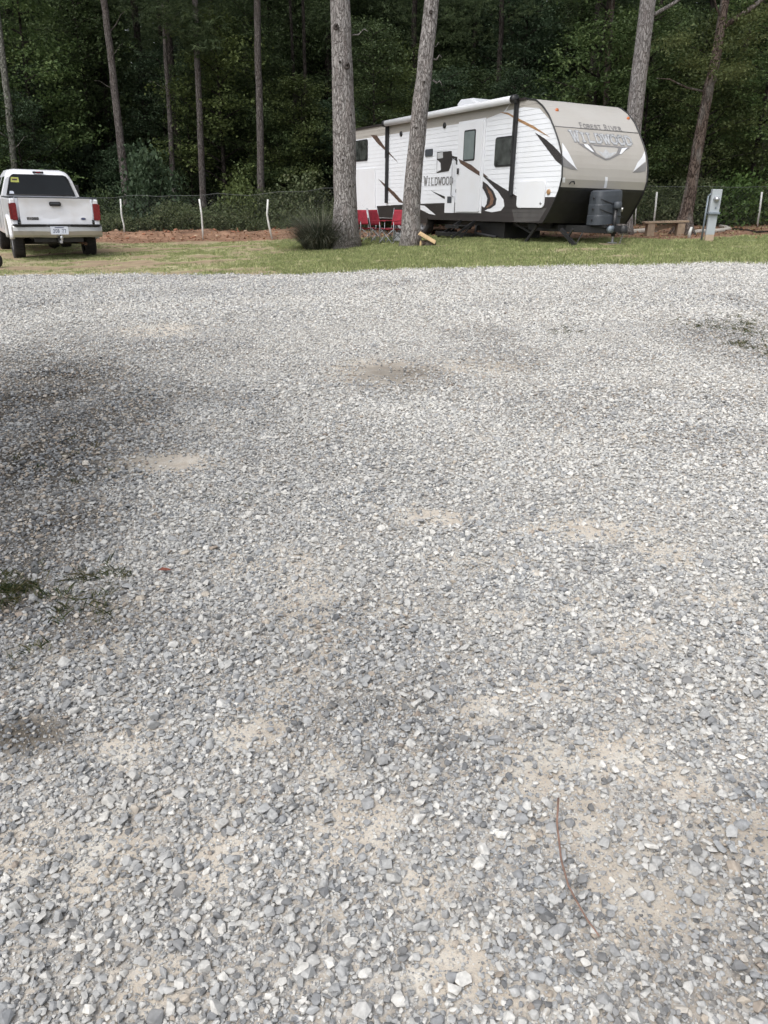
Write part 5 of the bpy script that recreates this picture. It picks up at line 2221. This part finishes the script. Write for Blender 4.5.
# --- shrubs ------------------------------------------------------------------
def make_shrub(seed, H, W, ls, ncl, per, m):
    rng = np.random.default_rng(seed)
    n = ncl
    # clump centres in an uneven dome
    a = rng.uniform(0, 2 * PI, n)
    r = np.sqrt(rng.random(n)) * W * (.75 + .35 * np.sin(a * 3 + seed))
    z = H * (.12 + .88 * rng.random(n) ** .8) * np.clip(1.05 - (r / W) ** 2 * .75, .15, 1)
    c = np.stack([r * np.cos(a), r * np.sin(a), z], 1)
    pos, _ = clustered(rng, c, per, ls * 1.6, .6)
    pos[:, 2] = np.maximum(pos[:, 2], .02)
    V = leaves_quads(pos, ls, rng, .6, .6, hang=.15)
    rr = np.clip(np.repeat(rng.random(n), per) * .6 + rng.random(n * per) * .4, 0, 1)
    lm = fast_mesh('foliage', V, 4, [m], rr)
    st = MB()
    for i in range(9):
        q = c[i * (n // 9)]
        st.tube([(q[0] * .1, q[1] * .1, -.05), (q[0] * .5, q[1] * .5, q[2] * .55), tuple(q)], [.02, .013, .005], M['bark_dark'], 5)
    return mb_mesh(st, 'stems'), lm


SH = [make_shrub(400, 1.0, .95, .085, 150, 18, M['leaf_cool']), make_shrub(401, .9, 1.0, .08, 150, 18, M['weed']), make_shrub(402, .7, .9, .08, 130, 18, M['leaf_broad']), make_shrub(403, .85, .8, .08, 130, 18, M['leaf_yellow']), make_shrub(404, .8, .9, .085, 140, 18, M['leaf_bright'])]


def shrub(px_, Y, v, sx, sz, label, group=None, rz=None):
    x = ray(px_, 200).x * Y
    root = empty('shrub', G(x, Y, -.03), (0, 0, rz if rz is not None else random.uniform(0, 6)))
    root.scale = (sx, sx, sz)
    link('stems', SH[v][0], root)
    link('foliage', SH[v][1], root)
    tag(root, label, 'shrub', group)


random.seed(8)
shrub(152, 29.8, 0, 1.45, 2.9, 'big rounded cool green bush below the thin grey trunks', rz=1)
shrub(104, 30.2, 2, 1.1, 2.0, 'dark bush right behind the tail of the white truck')
shrub(300, 29.6, 1, 1.3, 2.0, 'loose pale green bush left of the spiky clump')
shrub(240, 29.4, 3, 1.1, 2.1, 'yellowish bush between the middle and the bent fence posts')
shrub(740, 28.4, 4, 1.4, 2.0, 'bright green bush on the fence left of the last right-hand post')
shrub(700, 28.8, 1, 1.3, 1.5, 'grey green bush behind the crooked brown trunk')
shrub(722, 29.4, 4, 1.0, 1.7, 'green bush seen just right of the leaning power pedestal')
shrub(768, 29.0, 3, 1.3, 1.7, 'yellow green bush at the right edge of the photo')
for i in range(34):
    px_ = -20 + i * 24.5 + random.uniform(-8, 8)
    v = random.choice([1, 1, 1, 2, 3, 1])
    shrub(px_, random.uniform(28.8, 31.4), v, random.uniform(.9, 1.5), random.uniform(.8, 1.6), 'low %s bush in the undergrowth along the fence' % ['cool green', 'grey green', 'dark', 'yellow green', 'bright'][v], '%s bushes along the fence' % ['cool green', 'grey green', 'dark', 'yellow green', 'bright'][v])
for i in range(40):
    px_ = -20 + i * 20.5 + random.uniform(-8, 8)
    v = random.choice([0, 1, 2, 2, 0])
    shrub(px_, random.uniform(35, 40), v, random.uniform(1.3, 2.2), random.uniform(1.6, 3.4), 'tall %s bush in the dark of the wood' % ['cool green', 'grey green', 'dark'][v], 'tall %s bushes in the wood' % ['cool green', 'grey green', 'dark'][v])
# tangled undergrowth at the foot of the fence: one leafy mass nobody could count
rng = np.random.default_rng(55)
n = 9000
x = rng.uniform(-17, 18, n)
y = 28.3 + np.abs(rng.normal(0, .9, n))
hh = .15 + 1.35 * np.clip(fbm(x * .55, y * .55 + 5, 3) * 1.5 - .30, 0, 1) * sst((y - 27.9) / .9)
z = hh * rng.random(n) ** .7
c = np.stack([x, y, surf_z(x, y) + z], 1)
pos, _ = clustered(rng, c, 11, .11, .6)
V = leaves_quads(pos, .075, rng, .42, .5, hang=.1)
me = fast_mesh('undergrowth', V, 4, [M['weed']], np.clip(np.repeat(rng.random(n), 11) * .7 + .3 * rng.random(n * 11), 0, 1))
o = link('undergrowth', me)
tag(o, 'tangled weeds growing along the foot of the fence', 'weeds', kind='stuff')

# spiky ornamental clump at the foot of the thick pine
pc = hit(321, 249)
rng = np.random.default_rng(66)


def spiky(seed, n, L, W, m, arch, WB=.007):
    rng = np.random.default_rng(seed)
    a = rng.uniform(0, 2 * PI, n)
    r0 = np.sqrt(rng.random(n)) * W * .35
    base = np.stack([r0 * np.cos(a), r0 * np.sin(a), 0 * a], 1)
    Ls = L * (.55 + .5 * rng.random(n))
    el = R(42) + R(46) * rng.random(n)
    segs = 4
    out = []
    s = np.stack([-np.sin(a), np.cos(a), 0 * a], 1)
    p = base
    wid = WB
    for k in range(segs):
        d = np.stack([np.cos(a) * np.cos(el), np.sin(a) * np.cos(el), np.sin(el)], 1)
        q = p + d * (Ls / segs)[:, None]
        w0 = wid * (1 - k / segs)
        w1 = wid * (1 - (k + 1) / segs) + .001
        out.append(np.stack([p - s * w0, p + s * w0, q + s * w1, q - s * w1], 1))
        p = q
        el = el - arch * (.6 + .8 * rng.random(n))
    V = np.concatenate(out)
    rr = np.tile(rng.random(n), segs)
    return fast_mesh('blades', V.reshape(-1, 3), 4, [m], rr)


me = spiky(5, 3600, 1.15, 1.1, M['clump'], .34, .005)
root = empty('spiky_clump', G(pc.x, pc.y, -.02))
link('blades', me, root)
link('stalks', spiky(6, 160, 1.2, .8, M['clump'], .12, .004), root)
tag(root, 'dark spiky ornamental grass clump at the left foot of the thick pale pine', 'plant')
root = empty('weed_clump', G(pc.x - .1, pc.y + 1.5, -.02))
link('blades', spiky(7, 260, 1.5, .9, M['weed'], .10, .0035), root)
tag(root, 'tall wispy green weeds standing behind the spiky grass clump', 'plant')

# ------------------------------------------------------------------ fence
def post_path(pxs, Y):
    return [at(x, y, Y) for x, y in pxs]


FE = empty('wire_fence', G(-4, 27.6))
tag(FE, 'low chain link fence with bent white pipe posts along the wood', 'fence')
FM = Matrix.Translation(FE.location).inverted()
FY = 30.3
fposts = [([(120.5, 199), (121.5, 215), (124, 226), (125, 238)]), ([(199.3, 199), (201.5, 214), (202.6, 228), (203, 239)]), ([(268, 199.5), (267, 214), (269, 226), (272.5, 239)])]
for pp in fposts:
    f = hit(*pp[-1])
    mb = MB()
    q = post_path(pp, hit(*pp[-1]).y)
    q[-1].z = float(surf_z(q[-1].x, q[-1].y)) - .05
    mb.tube([FM @ v for v in q], .029, M['post'], 10)
    mb.build('fence_post', FE)
for pp in ([(657, 192), (655.5, 208), (653.5, 226)], [(762, 192), (760, 208), (757, 227)], [(637, 196), (636, 210), (635, 226)]):
    mb = MB()
    q = post_path(pp, hit(*pp[-1]).y)
    q[-1].z = float(surf_z(q[-1].x, q[-1].y)) - .05
    mb.tube([FM @ v for v in q], .032 if pp[0][0] != 637 else .02, M['post'], 8)
    mb.build('fence_post', FE)
mb = MB()
H_ = 1.22
X0, X1 = -17.0, 17.0
def fz_(x):
    return float(surf_z(x, 27.3))
xs = np.arange(X0, X1, .5)
def fy_(x):
    return float(np.interp(x, [-11, 0, 7, 14], [27.6, 27.3, 27.0, 26.6])) + .05
topl = [FM @ Vector((x, fy_(x), fz_(x) + H_ + .008 * math.sin(x * 1.7))) for x in xs]
mb.tube(topl, .005, M['galv'], 4)
st = .11
nV = int((X1 - X0) / st)
for i in range(nV):
    x = X0 + i * st
    for sgn in (1, -1):
        x2 = x + sgn * H_
        if X0 < x2 < X1:
            w_ = .0018
            a = FM @ Vector((x, fy_(x), fz_(x) + .02))
            b = FM @ Vector((x2, fy_(x2), fz_(x2) + H_))
            mb.add([a + Vector((-w_, 0, 0)), a + Vector((w_, 0, 0)), b + Vector((w_, 0, 0)), b + Vector((-w_, 0, 0))], [(0, 1, 2, 3)], M['galv'])
            mb.add([a + Vector((0, -w_, 0)), a + Vector((0, w_, 0)), b + Vector((0, w_, 0)), b + Vector((0, -w_, 0))], [(0, 1, 2, 3)], M['galv'])
mb.build('wire_mesh', FE)

# ------------------------------------------------------------------ camp chairs
def camp_chair(loc, rz, label):
    root = empty('camp_chair', loc, (0, 0, rz))
    root.scale = (.83, .83, .83)
    tag(root, label, 'camp chair', 'red folding camp chairs')
    # local: front towards -y
    hw, sd, sh = .235, .24, .42
    def part(name, f, m=M['red_cloth'], bev=0):
        mb = MB()
        f(mb)
        return mb.build(name, root, bevel=bev)
    def seat(mb):
        n = 8
        vs = []
        for i in range(n + 1):
            for j in range(n + 1):
                u, v = i / n, j / n
                sag = -.05 * math.sin(PI * u) * math.sin(PI * (.15 + .7 * v))
                vs.append((-hw + 2 * hw * u, -sd + 2 * sd * v, sh + sag - .03 * v))
        k = n + 1
        m_ = len(vs)
        vs += [(x, y, z - .012) for x, y, z in vs]
        fs = [(i * k + j, (i + 1) * k + j, (i + 1) * k + j + 1, i * k + j + 1) for i in range(n) for j in range(n)]
        fs += [tuple(m_ + q for q in f)[::-1] for f in fs]
        fs += [(i * k, (i + 1) * k, m_ + (i + 1) * k, m_ + i * k) for i in range(n)] + [(i * k + n, (i + 1) * k + n, m_ + (i + 1) * k + n, m_ + i * k + n) for i in range(n)]
        fs += [(i, i + 1, m_ + i + 1, m_ + i) for i in range(n)] + [(n * k + i, n * k + i + 1, m_ + n * k + i + 1, m_ + n * k + i) for i in range(n)]
        mb.add(vs, fs, M['red_cloth'], True)
    def back(mb):
        n = 8
        vs = []
        for i in range(n + 1):
            for j in range(n + 1):
                u, v = i / n, j / n
                vs.append((-hw + .01 + 2 * (hw - .01) * u, sd + .03 + .13 * v + .04 * math.sin(PI * u), sh + .06 + .42 * v))
        k = n + 1
        m_ = len(vs)
        vs += [(x, y + .014, z) for x, y, z in vs]
        fs = [(i * k + j, (i + 1) * k + j, (i + 1) * k + j + 1, i * k + j + 1) for i in range(n) for j in range(n)]
        fs += [tuple(m_ + q for q in f)[::-1] for f in fs]
        fs += [(i * k, (i + 1) * k, m_ + (i + 1) * k, m_ + i * k) for i in range(n)] + [(i * k + n, (i + 1) * k + n, m_ + (i + 1) * k + n, m_ + i * k + n) for i in range(n)]
        mb.add(vs, fs, M['red_cloth'], True)
    part('seat', seat)
    part('backrest', back)
    for sx in (-1, 1):
        def arm(mb):
            mb.box((sx * (hw + .02), -.02, sh + .19), (.08, 2 * sd + .02, .018), M['red_cloth'])
        part('armrest', arm, bev=.005)
        def up(mb):
            mb.tube([(sx * hw, sd + .02, .06), (sx * hw, sd + .05, sh), (sx * (hw - .01), sd + .17, sh + .53)], .011, M['chair_steel'], 6)
        part('back_pole', up)
        def fr(mb):
            mb.tube([(sx * (hw + .02), -sd, .05), (sx * (hw + .02), -sd - .01, sh + .18)], .011, M['chair_steel'], 6)
        part('front_pole', fr)
        def x1(mb):
            mb.tube([(sx * hw, -sd - .05, .012), (-sx * hw, -sd + .02, sh - .02)], .010, M['chair_steel'], 6)
            mb.tube([(sx * hw, sd + .06, .012), (-sx * hw, sd, sh - .02)], .010, M['chair_steel'], 6)
        part('leg', x1, M['chair_steel'])
        def x2(mb):
            mb.tube([(sx * (hw + .01), -sd - .05, .012), (sx * (hw + .01), sd, sh - .02)], .010, M['chair_steel'], 6)
            mb.tube([(sx * (hw + .01), sd + .06, .012), (sx * (hw + .01), -sd, sh - .02)], .010, M['chair_steel'], 6)
        part('leg', x2, M['chair_steel'])
    return root


pc1 = hit(391, 245)
pc2 = hit(375, 245)
pc3 = hit(362, 244.5)
camp_chair(G(pc1.x + .02, pc1.y + .25), R(-38), 'red camp chair closest to the leaning pale pine, its backrest upright')
camp_chair(G(pc2.x + .20, pc2.y + .35), R(52), 'middle red camp chair, turned sideways between the other two')
camp_chair(G(pc3.x + .06, pc3.y + .9), R(25), 'red camp chair half hidden behind the thick pale pine trunk')
# white bag or box beside the chair at the leaning pine
pb = hit(400, 244)
mb = MB()
mb.box((0, 0, .11), (.22, .18, .22), M['rv_panel'], (0, .12, .3))
o = mb.build('small_bin', bevel=.02)
o.location = G(pb.x - .05, pb.y + .5)
tag(o, 'small whitish box between a red chair and the leaning pale pine', 'box')

# split logs by the leaning pine
pl = hit(427, 247)
for (dx, dy, dz, L_, r, rx, ry, rz, lb_) in ((.02, .05, .07, .34, .08, 0, 0, .25, 'short dark log lying lowest by the leaning pale pine'), (-.02, .0, .17, .40, .085, 0, .5, .12, 'split yellow log tilted on top of the dark log by the leaning pine')):
    mb = MB()
    n = 12
    half = dz > .1
    pts = [(r * math.cos(a), r * math.sin(a)) for a in (np.linspace(0, PI, 9) if half else np.linspace(0, 2 * PI, 13)[:-1])]
    mb.prism(pts, -L_ / 2, L_ / 2, M['logcut'] if half else M['bark_brown'])
    for sx in (-1, 1):
        mb.prism([(a * .93, b * .93) for a, b in pts], sx * (L_ / 2), sx * (L_ / 2 + .004), M['logcut'])
    o = mb.build('split_log' if half else 'log', bevel=.006)
    o.location = G(pl.x + dx, pl.y + dy, dz)
    o.rotation_euler = (rx, ry, rz)
    tag(o, lb_, 'log')
pl = hit(452, 246.5)
mb = MB()
mb.box((0, 0, .012), (.7, .25, .024), M['wood'], (0, 0, .1))
o = mb.build('plank', bevel=.004)
o.location = G(pl.x, pl.y)
tag(o, 'thin bare plank lying in the grass in front of the trailer steps', 'plank')

# ------------------------------------------------------------------ power pedestal, bench, edging
pp = hit(708.2, 242)
YP = pp.y
tp = at(717, 188.5, YP)
Hp = (tp.z - pp.z)
lean = (tp.x - at(708.2, 241, YP).x) / Hp
PD = empty('power_pedestal', G(pp.x, YP, -.02), (0, math.atan(lean), R(-8)))
tag(PD, 'leaning pale grey power pedestal with a round meter on the lawn', 'power pedestal')
d = YP * math.cos(PITCH)
wp_ = 8.6 * (YP * .95) / FPX
wp_ = .20
print('pedestal', YP, Hp, lean)
mb = MB()
mb.box((0, 0, .09), (wp_ * .92, .13, .2), M['tan'])
mb.build('base', PD, bevel=.004)
mb = MB()
mb.box((0, 0, .17 + (Hp * .56 - .17) / 2), (wp_ * .95, .13, Hp * .56 - .17), M['pedestal'])
mb.build('lower_box', PD, bevel=.008)
mb = MB()
mb.box((0, 0, Hp * .56 + Hp * .44 / 2), (wp_ * 1.1, .16, Hp * .44), M['pedestal'])
mb.build('upper_box', PD, bevel=.01)
mb = MB()
mb.box((0, -.03, Hp * .56), (wp_ * 1.25, .22, .05), M['pedestal_d'])
mb.build('hood', PD, bevel=.008)
mb = MB()
mb.lathe([(.001, -.11), (.05, -.10), (.06, -.05), (.07, 0)], 'y', (0.0, -.08, Hp * .82), M['steel'], 16)
mb.build('meter', PD)
mb = MB()
mb.box((.02, -.083, Hp * .66), (.035, .012, .05), M['pedestal_d'])
mb.build('latch', PD)
mb = MB()
mb.tube([(-wp_ * .78, .03, .05), (-wp_ * .78, .03, Hp * .88)], .022, M['pedestal_d'], 8)
mb.tube([(-wp_ * .78, .03, Hp * .88), (-wp_ * .3, .03, Hp * .93)], .022, M['pedestal_d'], 8)
mb.build('conduit', PD)
# plank bench
a = hit(649, 236)
b = hit(682, 236.5)
BN = empty('plank_bench', G((a.x + b.x) / 2, a.y))
tag(BN, 'low weathered plank bench on two block legs below the crooked trunk', 'bench')
hwid = (b.x - a.x) / 2
ph = at(650, 222, a.y).z - a.z
mb = MB()
x0, x1 = at(643.5, 221, a.y).x - (a.x + b.x) / 2, at(688, 220, a.y).x - (a.x + b.x) / 2
mb.box(((x0 + x1) / 2, 0, ph), (x1 - x0, .26, .05), M['wood'], (0, R(-1.5), 0))
mb.build('seat', BN, bevel=.006)
for sx in (-1, 1):
    mb = MB()
    mb.box((sx * hwid, 0, ph / 2 - .03), (.19, .22, ph - .01), M['wood'])
    mb.build('leg', BN, bevel=.008)
mb = MB()
mb.bar((-hwid + .1, .12, ph * .42), (hwid - .1, .12, ph * .80), .03, .10, M['wood'])
mb.build('brace', BN)
# landscape edging pieces
def edging(pxs, label, m, r=.05):
    q = [hit(*p) for p in pxs]
    mb = MB()
    mb.tube([G(v.x, v.y, r * .6) for v in q], r, m, 7)
    o = mb.build('edging_log', bevel=0)
    tag(o, label, 'edging')


edging([(629, 234), (643, 232.5), (655, 231.5)], 'pale edging beam on the clay between the trailer nose and the bench', M['concrete'], .07)
edging([(689, 233.5), (700, 232.5), (712, 232.5), (722, 232), (729, 230.5), (727, 228.5), (720, 227.5)], 'curved pale edging around the bed behind the power pedestal', M['concrete'], .06)
edging([(732, 229), (745, 231), (757, 232.5), (775, 232)], 'thin dark branch lying on the clay at the right edge', M['bark_dark'], .035)
pz_ = hit(689, 238)
mb = MB()
mb.tube([(0, 0, 0), (.0, 0, .16), (.03, 0, .26)], [.045, .04, .03], M['post'], 8)
o = mb.build('water_tap', bevel=0)
o.location = G(pz_.x, pz_.y)
tag(o, 'short white water pipe stub standing left of the power pedestal', 'pipe')
pz_ = hit(749, 242.3)
mb = MB()
mb.box((0, 0, .015), (.22, .10, .03), M['concrete'], (0, 0, .2))
o = mb.build('flat_stone', bevel=.01)
o.location = G(pz_.x, pz_.y)
tag(o, 'small flat white slab in the grass near the right edge', 'stone')
# clods and rocks on the clay bank behind the truck
rng = np.random.default_rng(8)
rk = []
for i in range(3):
    me = stone_mesh(700 + i, .6).copy()
    me.materials.clear()
    rk.append(me)
cm = [mat('red_clod', (.26, .12, .07), .95, var=.3, scale=8), mat('tan_clod', (.36, .26, .18), .95, var=.3, scale=8)]
for i in range(3):
    rk[i].materials.append(cm[i % 2])
for i in range(46):
    px_ = rng.uniform(105, 335)
    Y = rng.uniform(26.6, 28.2)
    x = ray(px_, 235).x * Y
    s = rng.uniform(.06, .20)
    k_ = int(rng.integers(0, 3))
    o = link('clod', rk[k_])
    o.location = G(x, Y, s * .1)
    o.scale = (s, s, s * .8)
    o.rotation_euler = (rng.uniform(-.4, .4), rng.uniform(-.4, .4), rng.uniform(0, 6))
    kn = 'red' if k_ != 1 else 'tan'
    tag(o, kn + ' clod of earth on the clay bank in front of the fence', 'clod', kn + ' clods on the clay bank')

# ------------------------------------------------------------------ twig and leaf on the gravel
tw = [hit(*p) for p in [(557.5, 806), (556, 830), (560, 862), (567, 892), (580, 918), (598, 943)]]
mb = MB()
q = [G(v.x, v.y, .024 + .004 * math.sin(i * 2)) for i, v in enumerate(tw)]
q = [v + Vector((0, 0, .006)) for v in q]
sm_ = []
for i in range(len(q) - 1):
    for k in range(4):
        sm_.append(q[i].lerp(q[i + 1], k / 4) + Vector((random.gauss(0, .0008), 0, random.gauss(0, .0008))))
sm_.append(q[-1])
mb.tube(sm_, [.0032 - .0014 * i / len(sm_) for i in range(len(sm_))], M['twig'], 6)
o = mb.build('twig')
tag(o, 'thin reddish curved twig lying alone on the gravel in the foreground', 'twig')
lf = hit(165, 574)
mb = MB()
mb.add([(-.03, 0, .02), (-.012, .013, .028), (.018, .012, .022), (.032, 0, .02), (.014, -.012, .025), (-.014, -.013, .026), (0, 0, .017)], [(0, 1, 6), (1, 2, 6), (2, 3, 6), (3, 4, 6), (4, 5, 6), (5, 0, 6)], mat('rusty_leaf', (.15, .045, .028), .8, var=.3, scale=40))
o = mb.build('fallen_leaf')
o.location = G(lf.x, lf.y, .004)
tag(o, 'single rust red fallen leaf on the gravel left of centre', 'leaf')

# ------------------------------------------------------------------ render settings
cy = SC.cycles
cy.max_bounces = 6
cy.diffuse_bounces = 4
cy.glossy_bounces = 3
cy.transmission_bounces = 4
cy.transparent_max_bounces = 4
cy.use_denoising = True
cy.use_adaptive_sampling = True
cy.adaptive_threshold = 0.02
